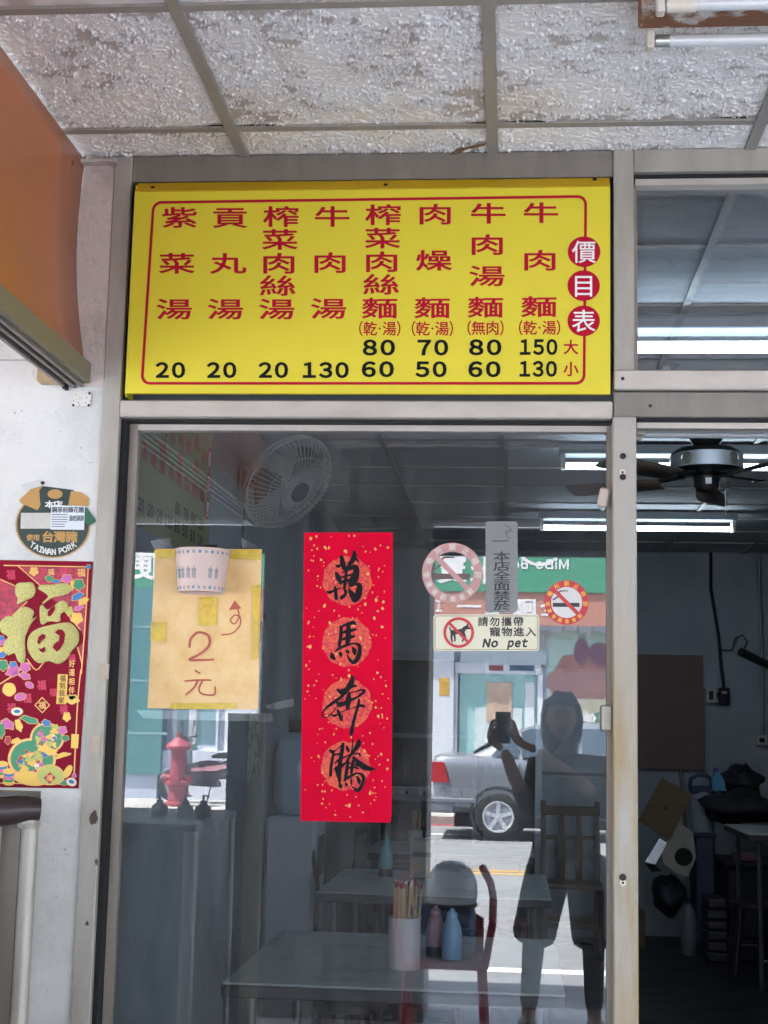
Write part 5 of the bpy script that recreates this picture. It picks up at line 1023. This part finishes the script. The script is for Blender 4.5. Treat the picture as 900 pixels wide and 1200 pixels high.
a = mir(638, 680, y=FY+.32); street_text('全國唯一', a.x-.55, 3.28, .46, .3, FY+.322, M_wht, bs, latin=False); street_text('ISO9001', a.x-2.15, 3.28, .9, .2, FY+.322, M_wht, bs, cap='I')
street_text('池上便當', -5.9, 3.9, .6, .5, FY+.352, M_wht, bs, latin=False)
def frect(name, x0, y0, x1, y1, d0, d1, m, parent=None):
    a = mir(x0, y1, y=FY); c = mir(x1, y0, y=FY); return box(name, (min(a.x, c.x), FY+d0, min(a.z, c.z)), (max(a.x, c.x), FY+d1, max(a.z, c.z)), m, parent or bs)
# door with frame, transom text board, posters
d = thing('shop_poster_door', 'framed door with pale teal poster across the road behind the silver car', 'door', mir(585, 960, y=FY)); f_ = lambda *a_: frect(*a_, d)
f_('glass', 538, 790, 628, 900, .05, .06, mat('poster_teal', '#a8d3d2', .4, col2='#8fbfc0', vscale=2)); f_('frame', 533, 778, 634, 789, .04, .1, M_frame); f_('frame', 528, 790, 537, 960, .04, .1, M_frame); f_('frame', 629, 790, 636, 960, .04, .1, M_frame); f_('lower_panel', 538, 901, 628, 960, .03, .06, M_frame)
f_('poster_patch', 556, 830, 612, 898, .062, .07, mat('patch_pale', '#cfdcde', .5)); f_('poster_patch', 570, 800, 600, 846, .072, .08, mat('patch_skin', '#c9ab96', .5, var=.1, vscale=4)); f_('poster_strip', 615, 800, 626, 896, .062, .07, mat('patch_white', '#dfe7ea', .5)); f_('text_board', 540, 762, 640, 777, .04, .12, mat('board_pale', '#b7c4cc', .5))
for x0, x1, m_ in ((573, 590, 'r'), (597, 626, 'g')): f_('label', x0, 780, x1, 786, .1, .104, mat('label_'+m_, '#8a3b44' if m_ == 'r' else '#35546b', .5))
fb = thing('food_poster', 'large poster of a meat bowl across the road', 'poster', mir(680, 860, y=FY)); f2 = lambda *a_: frect(*a_, fb)
f2('sheet', 640, 735, 745, 858, .04, .05, mat('poster_mint', '#b3cfc6', .5)); f2('text_strip', 640, 834, 745, 853, .052, .056, mat('strip_green', '#3f7d63', .5))
a = mir(700, 843, y=FY); street_text('家飯便當', a.x, a.z, .27, .2, FY+.058, M_wht, fb, latin=False)
c = mir(688, 815, y=FY); 
Sheet(FSg(FY+.052)).poly([(-c.x+.62*math.cos(a_)*1.0, -c.z-.12+.42*math.sin(a_)) for a_ in np.linspace(0, math.pi, 17)], .004).build('bowl', mat('bowl_cream', '#d3c9a8', .5), fb)
S = Sheet(FSg(FY+.052)); S.poly([(-c.x+.66*math.cos(a_)*(1+.06*math.sin(7*a_)), -c.z-.12-(.62 if math.sin(a_) > 0 else .18)*math.sin(a_)*(1+.08*math.sin(9*a_))) for a_ in np.linspace(0, 2*math.pi, 41)[:-1]], .008); S.build('meat', mat('meat_brown', '#8f5a52', .5, col2='#b98378', vscale=9), fb)
S = Sheet(FSg(FY+.052)); S.disc(-c.x-.2, -c.z-.68, .18, .2, .012).disc(-c.x+.1, -c.z-.72, .12, .22, .013); S.build('topping', mat('topping', '#7d4f63', .5), fb)
# left part: teal pillar, window with notice, low wall
frect('teal_pillar', 120, 688, 202, 905, .0, .35, M_teal); 
for k, y in enumerate((735, 797, 858)): frect('tile_joint', 120, y, 202, y+1.2, .351, .354, mat('joint_pale', '#7fa6a8', .6))
frect('window_frame', 203, 700, 262, 880, .01, .08, M_frame); frect('window_pane', 208, 712, 258, 872, .081, .09, M_wing); frect('notice', 222, 830, 232, 872, .091, .1, M_wht); frect('notice_foot', 222, 872, 232, 880, .091, .1, M_grn); frect('low_wall', 190, 881, 300, 955, .01, .25, mat('wall_white', '#cfd4e2', .7))
frect('red_stripe', 195, 925, 225, 931, .252, .258, mat('stripe_red', '#b23a44', .6)); frect('white_panel', 263, 700, 306, 880, .01, .05, M_frame); frect('low_wall_pale', 120, 906, 189, 960, .0, .3, mat('wall_blue', '#b3bed0', .7)); frect('column_white', 504, 740, 533, 965, .01, .16, M_frame)
lb = frect('poster_yellow_small', 515, 795, 527, 815, .162, .166, mat('small_poster', '#c9a24a', .5)); frect('panel_strip', 519, 790, 522, 870, .161, .1615, M_wht)
for k in range(7):
    for z in (5.4, 8.2): x = -13+3.4*k; o = box('window', (x, FY+.002, z), (x+1.7, FY+.06, z+1.5), M_frame, bs); box('pane', (x+.08, FY+.061, z+.08), (x+1.62, FY+.066, z+1.42), M_wing, o)
for x0, x1, h_, c_, lb_ in ((-40, -16.2, 9, '#a9aeb4', 'grey building across the road left of the bento shop'), (12.2, 40, 12, '#b5aca2', 'beige building across the road right of the bento shop')):
    t = thing('street_building', lb_, 'building', ((x0+x1)/2, -25, 0)); box('wall', (x0, -31, -.05), (x1, FY-.2, h_), mat('fac'+c_, c_, .8, var=.06), t)
    for k in range(6):
        for z in (.9, 4.2, 7): x = x0+1.5+k*3.7; o = box('window', (x, FY-.198, z), (x+2, FY-.14, z+1.6), M_frame, t); box('pane', (x+.08, FY-.139, z+.08), (x+1.92, FY-.134, z+1.52), M_wing, o)

# fire hydrant
hp = mir(207, 951, z=0.0); hp = Vector((hp.x, -19.1, 0)); hp.x = mir(207, 940, y=-19.1).x
t = thing('fire_hydrant', 'red pillar fire hydrant on the far pavement reflected in the glass', 'hydrant', hp); M_hyd = mat('hydrant_red', '#8c3646', .55, var=.08, vscale=12); s_ = 1.0
MB().lathe([(0, 0), (.2, 0), (.2, .05), (.14, .07), (.14, .3), (.19, .32), (.19, .37), (.125, .4), (.115, .85), (.2, .88), (.2, .92), (.16, .97), (.06, 1.03), (.045, 1.05), (.045, 1.12), (0, 1.13)], hp, n=24).build('barrel', M_hyd, t, smooth=35)
for d in ((1, 0, 0), (-1, 0, 0), (0, 1, 0)): MB().lathe([(.06, .1), (.06, .19), (.075, .19), (.075, .23), (0, .235)], hp+Vector((0, 0, .42)), d, 14).build('outlet_cap', M_hyd, t)

# motor scooter parked beyond the hydrant
def scooter(name, label, org, mbody, rz):
    t = thing(name, label, 'scooter', org); O = lambda x, y, z: Vector((org[0]+x*math.cos(rz)-y*math.sin(rz), org[1]+x*math.sin(rz)+y*math.cos(rz), org[2]+z)); ydir = O(0, 1, 0)-O(0, 0, 0)
    for x in (-.62, .62):
        q = MB(); q.lathe([(.14, -.045), (.22, -.05), (.245, -.03), (.25, 0), (.245, .03), (.22, .05), (.14, .045)], O(x, 0, .25), ydir, 28); w_ = q.build('wheel', M_tyre, t, smooth=40)
        q = MB(); q.lathe([(.145, -.03), (.12, -.015), (.03, -.03), (.03, .03), (.12, .015), (.145, .03)], O(x, 0, .25), ydir, 20); q.build('rim', M_fans, w_)
    def side(pts, wd, nm, m, bev=.03):
        bm = MB(); bm.prism([O(x, -wd/2, z) for x, z in pts], ydir*wd); bmesh.ops.bevel(bm.bm, geom=bm.bm.edges[:], offset=bev, segments=2, affect='EDGES'); return bm.build(nm, m, t, smooth=50)
    side([(.05, .38), (.1, .62), (.35, .72), (.85, .78), (.95, .68), (.7, .5), (.35, .4)], .28, 'tail_cowl', mbody); side([(.0, .72), (.1, .8), (.45, .83), (.82, .87), (.85, .8), (.4, .72)], .3, 'seat', M_dark)
    side([(-.45, .28), (-.4, .36), (.12, .36), (.15, .26)], .3, 'footboard', M_fand, .015); side([(-.45, .3), (-.55, .6), (-.48, .95), (-.38, .95), (-.36, .5), (-.38, .3)], .36, 'leg_shield', mbody); side([(-.85, .42), (-.7, .52), (-.5, .48), (-.52, .4), (-.66, .46)], .16, 'front_fender', mbody, .01)
    side([(-.56, .92), (-.5, 1.06), (-.36, 1.04), (-.34, .94)], .22, 'handlebar_cowl', mbody)
    side([(-.42, .36), (-.4, .6), (-.1, .68), (.15, .68), (.2, .4), (.05, .34)], .26, 'centre_cowl', mbody); side([(-.3, .5), (-.28, .55), (.5, .66), (.55, .62), (.1, .52)], .31, 'stripe', mat('scooter_stripe', '#b98a94', .4), .004)
    MB().tube([O(-.62, 0, .25), O(-.45, 0, .9)], .03, 8).build('fork', M_fand, t); MB().tube([O(-.36, -.34, 1.06), O(-.42, -.1, 1.03), O(-.42, .1, 1.03), O(-.36, .34, 1.06)], .014, 8).build('handlebar', M_dark, t)
    for s in (-1, 1): MB().tube([O(-.42, .22*s, 1.04), O(-.42, .3*s, 1.22)], .006, 6).build('mirror_stem', M_dark, t); MB().lathe([(0, .01), (.05, .008), (.055, 0), (0, -.008)], O(-.42, .32*s, 1.26), (1, 0, 0), 14).build('mirror', M_dark, t)
    MB().tube([O(.25, -.15, .25), O(.75, -.17, .33)], .04, 10).build('exhaust', M_fand, t); side([(.9, .7), (.97, .68), (.95, .62), (.88, .64)], .2, 'tail_light', M_tail, .005); MB().lathe([(0, .02), (.07, .01), (.08, 0)], O(-.56, 0, .82), (-1, 0, 0), 16).build('headlight', M_frame, t)
    MB().tube([O(.05, .12, .3), O(.0, .2, .0)], .012, 6).build('kickstand', M_fand, t); return t
M_tyre = mat('tyre', '#17181a', .8); M_tail = mat('tail_red', '#a31d28', .25, coat=.5)
sp = mir(235, 948, y=-19.9); scooter('parked_scooter', 'dark motor scooter parked behind the red hydrant', (sp.x+.15, -19.9, 0), mat('scooter_dark', '#3b3540', .35, coat=.5), .1)

# silver sedan
def car():
    yn, yfar = -15.9, -17.58; rear = mir(505, 950, y=yn).x; L = 4.45; z0 = -.12; cyy = (yn+yfar)/2
    t = thing('silver_sedan', 'silver sedan parked across the road, its rear half reflected in the glass', 'car', (rear+L/2, cyy, z0))
    M_car = mat('car_silver', '#8d939c', .32, .55, coat=.5); M_cg = mat('car_glass', '#3e4c58', .08, spec=.9, coat=.5); M_bump = mat('car_trim', '#6b717b', .5)
    wr, wf_ = rear+.88, rear+3.5; R = .31
    # body shell: cross-sections along x: (x, z_low, z_belt, half width low, half width belt)
    secs = [(0.0, .45, .90, .72, .67), (.02, .38, .95, .78, .73), (.08, .30, .975, .82, .77), (.3, .25, .98, .84, .79), (.9, .22, .97, .84, .80), (1.6, .20, .93, .84, .81), (2.6, .20, .92, .84, .81), (3.2, .21, .90, .84, .80), (3.9, .23, .82, .82, .76), (4.3, .28, .72, .76, .68), (4.45, .36, .60, .66, .58)]
    rows = []
    for x, zl, zb, wl_, wb_ in secs:
        ring = []
        for s in (1, -1):
            pr = [(wl_*.86, zl), (wl_, zl+.1), (wl_+.02, zl+(zb-zl)*.5), (wl_+.0, zb-.12), (wb_, zb-.02), (wb_*.9, zb)]
            ring += [(rear+x, cyy+s*w_, z0+z) for w_, z in (pr if s > 0 else pr[::-1])]
        rows.append(ring+[ring[0]])
    rows = [[(x, y, z0+(z-z0)*1.13) for x, y, z in r] for r in rows]
    q = MB(); q.grid(rows); q.poly(rows[0][:-1]); q.poly(rows[-1][:-1]); bmesh.ops.remove_doubles(q.bm, verts=q.bm.verts[:], dist=1e-4); body = q.build('body', M_car, t, smooth=40, sub=1)
    gh = [(.45, .95, 1.0), (1.05, 1.28, .78), (1.6, 1.375, .74), (2.3, 1.39, .73), (2.75, 1.33, .74), (3.35, .92, .9)]
    rows = []
    for x, z, f in gh:
        wb_ = .80; wt = .80*f*.84 if z > 1.1 else .74; zb = .9
        rows.append([(rear+x, cyy+wb_-.02, z0+zb), (rear+x, cyy+wt+.02, z0+max(zb+.01, z-.07)), (rear+x, cyy+wt-.1, z0+z), (rear+x, cyy-wt+.1, z0+z), (rear+x, cyy-wt-.02, z0+max(zb+.01, z-.07)), (rear+x, cyy-wb_+.02, z0+zb)])
    rows = [[(x, y, z0+(z-z0)*1.13) for x, y, z in r] for r in rows]
    q = MB(); q.grid(rows); q.build('roof', M_car, t, smooth=45, sub=1)
    for s in (1, -1):                                   # side glass, each pane set into the cabin side
        yy = lambda z, e=.012: cyy + s*(.80 - .20*max(0, (z-.9)/.45) + e)
        for nm, pts in (('quarter_glass', [(.78, .96), (1.12, .96), (1.12, 1.24), (1.0, 1.2)]), ('rear_door_glass', [(1.18, .96), (1.9, .96), (1.9, 1.3), (1.3, 1.29), (1.18, 1.25)]), ('front_door_glass', [(1.97, .96), (2.95, .96), (2.6, 1.27), (2.4, 1.3), (1.97, 1.3)])): MB().prism([(rear+x, yy(z), z0+z*1.13) for x, z in pts], (0, -s*.02, 0)).build(nm, M_cg, t, smooth=None)
        for x in (1.15, 1.93, 2.98): box('door_gap', (rear+x, cyy+s*.852, z0+.3), (rear+x+.012, cyy+s*.863, z0+1.0), M_dark, t)
        for x in (1.72, 2.5): box('door_handle', (rear+x, cyy+s*.858, z0+.86), (rear+x+.17, cyy+s*.885, z0+.89), M_car, t, bev=.006)
        box('side_moulding', (rear+1.2, cyy+s*.855, z0+.5), (rear+2.95, cyy+s*.872, z0+.56), M_bump, t); MB().box((rear+2.85, cyy+s*.85, z0+1.07), (rear+2.98, cyy+s*1.0, z0+1.19), bev=.02).build('wing_mirror', M_car, t)
        MB().prism([(rear-.012, cyy+s*.852, z0+.74), (rear-.012, cyy+s*.835, z0+1.0), (rear+.16, cyy+s*.852, z0+1.0), (rear+.23, cyy+s*.872, z0+.74)], (0, -s*.16, 0)).build('tail_light', M_tail, t); MB().box((rear+4.2, cyy+s*.5, z0+.55), (rear+4.4, cyy+s*.72, z0+.68), bev=.02).build('headlight', M_frame, t)
        for xw in (wr, wf_):
            c = Vector((xw, cyy+s*.78, z0+R)); MB().lathe([(0, -.01), (R+.065, -.01), (R+.065, .085), (R+.03, .09), (R+.03, .0)], Vector((xw, cyy+s*.78, z0+R+.02)), (0, s, 0), 32).build('wheel_arch', M_dark, t)
            w_ = MB().lathe([(.19, .0), (.2, .09), (.27, .1), (R-.01, .085), (R, .05), (R, -.09), (.2, -.1)], c, (0, s, 0), 36).build('wheel', M_tyre, t, smooth=40)
            q = MB(); q.lathe([(.2, .06), (.205, .092), (.185, .092), (.175, .05), (0, .04)], c, (0, s, 0), 30); q.lathe([(0, .085), (.05, .08), (.055, .05)], c, (0, s, 0), 16)
            for k in range(5): a = k*2*math.pi/5+.3; d = Vector((math.cos(a), 0, math.sin(a))); q.obox(c+Vector((0, s*.07, 0))+d*.03, c+Vector((0, s*.078, 0))+d*.19, .055, .02, up=(0, s, 0))
            q.build('rim', mat('alloy_rim', '#c3c8d0', .35, .2), w_, smooth=30)
    MB().box((rear-.05, cyy-.78, z0+.34), (rear+.3, cyy+.87, z0+.56), bev=.05, seg=2).build('rear_bumper', M_car, t); box('bumper_strip', (rear-.04, cyy-.70, z0+.47), (rear+.6, cyy+.878, z0+.535), M_bump, t, bev=.01); MB().box((rear+4.2, cyy-.74, z0+.3), (rear+4.5, cyy+.74, z0+.52), bev=.05, seg=2).build('front_bumper', M_car, t)
    MB().prism([(rear+.55, cyy-.66, z0+1.12), (rear+.55, cyy+.66, z0+1.12), (rear+1.06, cyy+.52, z0+1.44), (rear+1.06, cyy-.52, z0+1.44)], (-.012, 0, .02)).build('rear_window', M_cg, t, smooth=None); box('under_tray', (rear+.3, cyy-.7, z0+.16), (rear+4.2, cyy+.7, z0+.3), M_dark, t)
car()

# ================================================================== PHOTOGRAPHER (reflected in the glass)
def skin(name, verts, edges, radii, m, parent=None, root=0, sub=2):
    me = bpy.data.meshes.new(name); me.from_pydata(verts, edges, []); o = bpy.data.objects.new(name, me); COL.objects.link(o)
    o.modifiers.new('k', 'SKIN').use_smooth_shade = True; sd = me.skin_vertices[0].data
    for i, r in enumerate(radii): sd[i].radius = r if isinstance(r, tuple) else (r, r); sd[i].use_root = (i == root)
    md = o.modifiers.new('s', 'SUBSURF'); md.levels = md.render_levels = sub
    bpy.context.view_layer.update(); m2 = bpy.data.meshes.new_from_object(o.evaluated_get(bpy.context.evaluated_depsgraph_get())); bpy.data.objects.remove(o); bpy.data.meshes.remove(me)
    m2.name = name; m2.materials.clear(); m2.materials.append(m); o = bpy.data.objects.new(name, m2); COL.objects.link(o); m2.polygons.foreach_set('use_smooth', [True]*len(m2.polygons)); return adopt(o, parent)
M_skin = mat('skin', '#9a7460', .5); M_shirt = mat('dark_shirt', '#23252b', .8, bump=.3, bscale=30); M_short = mat('dark_skirt_shorts', '#1c1e24', .85, bump=.4, bscale=25); M_hair = mat('black_hair', '#141214', .4, bump=.6, bscale=200); M_shoe = mat('shoe', '#2a2a2d', .6)
hx, hy = .30, -3.86
ps = thing('person', 'person in dark top and knee-length dark bottoms holding up a phone, reflected', 'person', (hx, hy, 0))
V = [(hx, hy, .86), (hx, hy-.01, 1.05), (hx-.01, hy, 1.26), (hx-.02, hy, 1.34), (hx-.035, hy+.01, 1.41),         # pelvis, waist, chest, neck base, neck
     (hx+.15, hy, 1.29), (hx+.20, hy+.06, 1.06), (hx+.06, hy+.22, 1.20), (hx-.17, hy+.27, 1.37),                       # left arm to the phone
     (hx-.16, hy, 1.28), (hx-.185, hy+.07, 1.06), (hx-.27, hy+.2, 1.22), (hx-.33, hy+.28, 1.37),                       # right arm to the phone
     (hx+.09, hy, .80), (hx+.11, hy+.02, .45), (hx+.12, hy, .08), (hx+.125, hy+.13, .04),
     (hx-.10, hy, .80), (hx-.17, hy+.02, .45), (hx-.20, hy, .08), (hx-.205, hy+.13, .04)]
Ed = [(0, 1), (1, 2), (2, 3), (3, 4), (2, 5), (5, 6), (6, 7), (7, 8), (2, 9), (9, 10), (10, 11), (11, 12), (0, 13), (13, 14), (14, 15), (15, 16), (0, 17), (17, 18), (18, 19), (19, 20)]
Rr = [(.15, .10), (.13, .09), (.15, .10), (.06, .055), .05, .06, .045, .038, .028, .06, .045, .038, .028, .085, .055, .036, .035, .085, .055, .036, .035]
skin('body', V, Ed, Rr, M_skin, ps)
V2 = [(hx, hy, .74), (hx, hy-.01, 1.03), (hx-.01, hy, 1.25), (hx-.02, hy, 1.345), (hx+.155, hy, 1.285), (hx+.195, hy+.045, 1.1), (hx-.165, hy, 1.275), (hx-.185, hy+.055, 1.09)]
skin('top', V2, [(0, 1), (1, 2), (2, 3), (2, 4), (4, 5), (2, 6), (6, 7)], [(.17, .125), (.155, .115), (.17, .12), (.07, .065), .078, .07, .078, .07], M_shirt, ps)
V3 = [(hx, hy, 1.0), (hx+.09, hy, .76), (hx+.115, hy+.01, .5), (hx+.125, hy+.01, .40), (hx-.11, hy, .76), (hx-.17, hy+.01, .5), (hx-.185, hy+.01, .41)]
V4 = [(hx+.112, hy+.018, .5), (hx+.12, hy, .1), (hx-.172, hy+.018, .5), (hx-.2, hy, .1)]
skin('legging', V4[:2], [(0, 1)], [.062, .046], M_short, ps); skin('legging', V4[2:], [(0, 1)], [.062, .046], M_short, ps)
for a_, b2, c2 in ((5, 6, 7), (9, 10, 11)): skin('sleeve', [V[a_], V[b2], tuple(Vector(V[b2]).lerp(Vector(V[c2]), .9))], [(0, 1), (1, 2)], [.075, .06, .048], M_shirt, ps)
skin('bottoms', V3, [(0, 1), (1, 2), (2, 3), (0, 4), (4, 5), (5, 6)], [(.18, .13), (.14, .125), (.135, .12), (.14, .125), (.14, .125), (.13, .115), (.135, .12)], M_short, ps)
hc = Vector((hx-.045, hy+.03, 1.525))
bm = bmesh.new(); bmesh.ops.create_icosphere(bm, subdivisions=4, radius=1)
for v_ in bm.verts:
    n_ = v_.co.normalized(); x, y, z = n_; w_ = .075*(1-.28*max(0, -z)**1.5); p = Vector((x*w_, y*.092, z*.115))
    if y > 0: p.y -= .010*max(0, 1-abs(z)*2)*(abs(x) > .3); p.y += .022*math.exp(-((x/.16)**2+((z+.1)/.16)**2)); p.y -= .012*(math.exp(-(((x-.38)/.16)**2+((z-.08)/.1)**2))+math.exp(-(((x+.38)/.16)**2+((z-.08)/.1)**2))); p.y += .006*math.exp(-((x/.22)**2+((z+.45)/.07)**2))
    v_.co = p + hc
me = bpy.data.meshes.new('head'); bm.to_mesh(me); bm.free(); hd = link_mesh('head', me, M_skin, ps, 180)
for s in (-1, 1): MB().lathe([(0, .004), (.009, .002), (.01, 0)], hc+Vector((.028*s, .078, .012)), (0, 1, 0), 10).build('eye', M_ink, hd); MB().lathe([(0, .008), (.014, .006), (.026, 0), (.0, -.006)], hc+Vector((.076*s, 0, -.005)), (s, .2, 0), 12).build('ear', M_skin, hd)
MB().tube([hc+Vector((-.022, .083, -.052)), hc+Vector((0, .09, -.054)), hc+Vector((.022, .083, -.052))], .004, 6).build('mouth', mat('lips', '#8a4a47', .5), hd)
bm = bmesh.new(); bmesh.ops.create_icosphere(bm, subdivisions=4, radius=1); dl = []
for v_ in bm.verts:
    n_ = v_.co.normalized(); x, y, z = n_
    if y > .35 and z < .45: dl.append(v_)
    k_ = 1+.05*math.sin(9*x+4*z)+.04*math.sin(13*y+7*z)+.02*math.sin(31*x); v_.co = hc + Vector((x*.104*k_*(1.0 if z > -.3 else 1.06), y*.112*k_-.012, z*.132*k_ + (.0 if z > -.2 else z*.085)))
bmesh.ops.delete(bm, geom=dl, context='VERTS'); me = bpy.data.meshes.new('hair'); bm.to_mesh(me); bm.free(); o = link_mesh('hair', me, M_hair, ps, 180); o.modifiers.new('s', 'SOLIDIFY').thickness = .012
for s in (-1, 1): c = Vector((hx+.125 if s > 0 else hx-.205, hy+.07, .0)); MB().box(c+Vector((-.045, -.12, .0)), c+Vector((.045, .14, .075)), bev=.025, seg=2).build('shoe', M_shoe, ps)
pc = Vector((-.035, -3.535, 1.475))
ph = thing('phone', 'dark phone held up in both hands by the reflected person', 'phone', pc-Vector((0, 0, .075))); MB().box(pc+Vector((-.037, -.004, -.075)), pc+Vector((.037, .004, .075)), bev=.003).build('body', mat('phone_black', '#1b1c20', .3), ph)
for dx_, dz_ in ((.022, .055), (.022, .03)): MB().lathe([(0, .003), (.009, .003), (.01, 0)], pc+Vector((dx_, .004, dz_)), (0, 1, 0), 14).build('lens', M_cg if False else M_dark, ph)
for s, w_ in ((1, Vector(V[8])), (-1, Vector(V[12]))):   # hands closed on the phone's sides
    pe = pc+Vector((.037*s, -.004, -.03)); palm = pe+Vector((.02*s, -.03, -.035)); hv = [w_, w_.lerp(palm, .6), palm]; he = [(0, 1), (1, 2)]; hr = [(.026, .022), (.03, .02), (.034, .018)]
    for k in range(4):
        b0 = palm+Vector((.004*s, .006, .0+.02*k)); i0 = len(hv); ln = (.9, 1.05, 1.0, .8)[k]; hv += [b0, pe+Vector((.012*s, .01, .0+.021*k)), pe+Vector((-.004*s*ln, .016, .0+.021*k)), pe+Vector((-.018*s*ln, .013, .001+.021*k))]; he += [(2, i0), (i0, i0+1), (i0+1, i0+2), (i0+2, i0+3)]; hr += [.0105, .0095, .0085, .0075]
    i0 = len(hv); hv += [palm+Vector((-.008*s, -.008, .02)), pe+Vector((.004*s, -.018, .01)), pe+Vector((-.012*s, -.014, .03))]; he += [(2, i0), (i0, i0+1), (i0+1, i0+2)]; hr += [.013, .011, .009]
    skin('hand', hv, he, hr, M_skin, ps, sub=1)
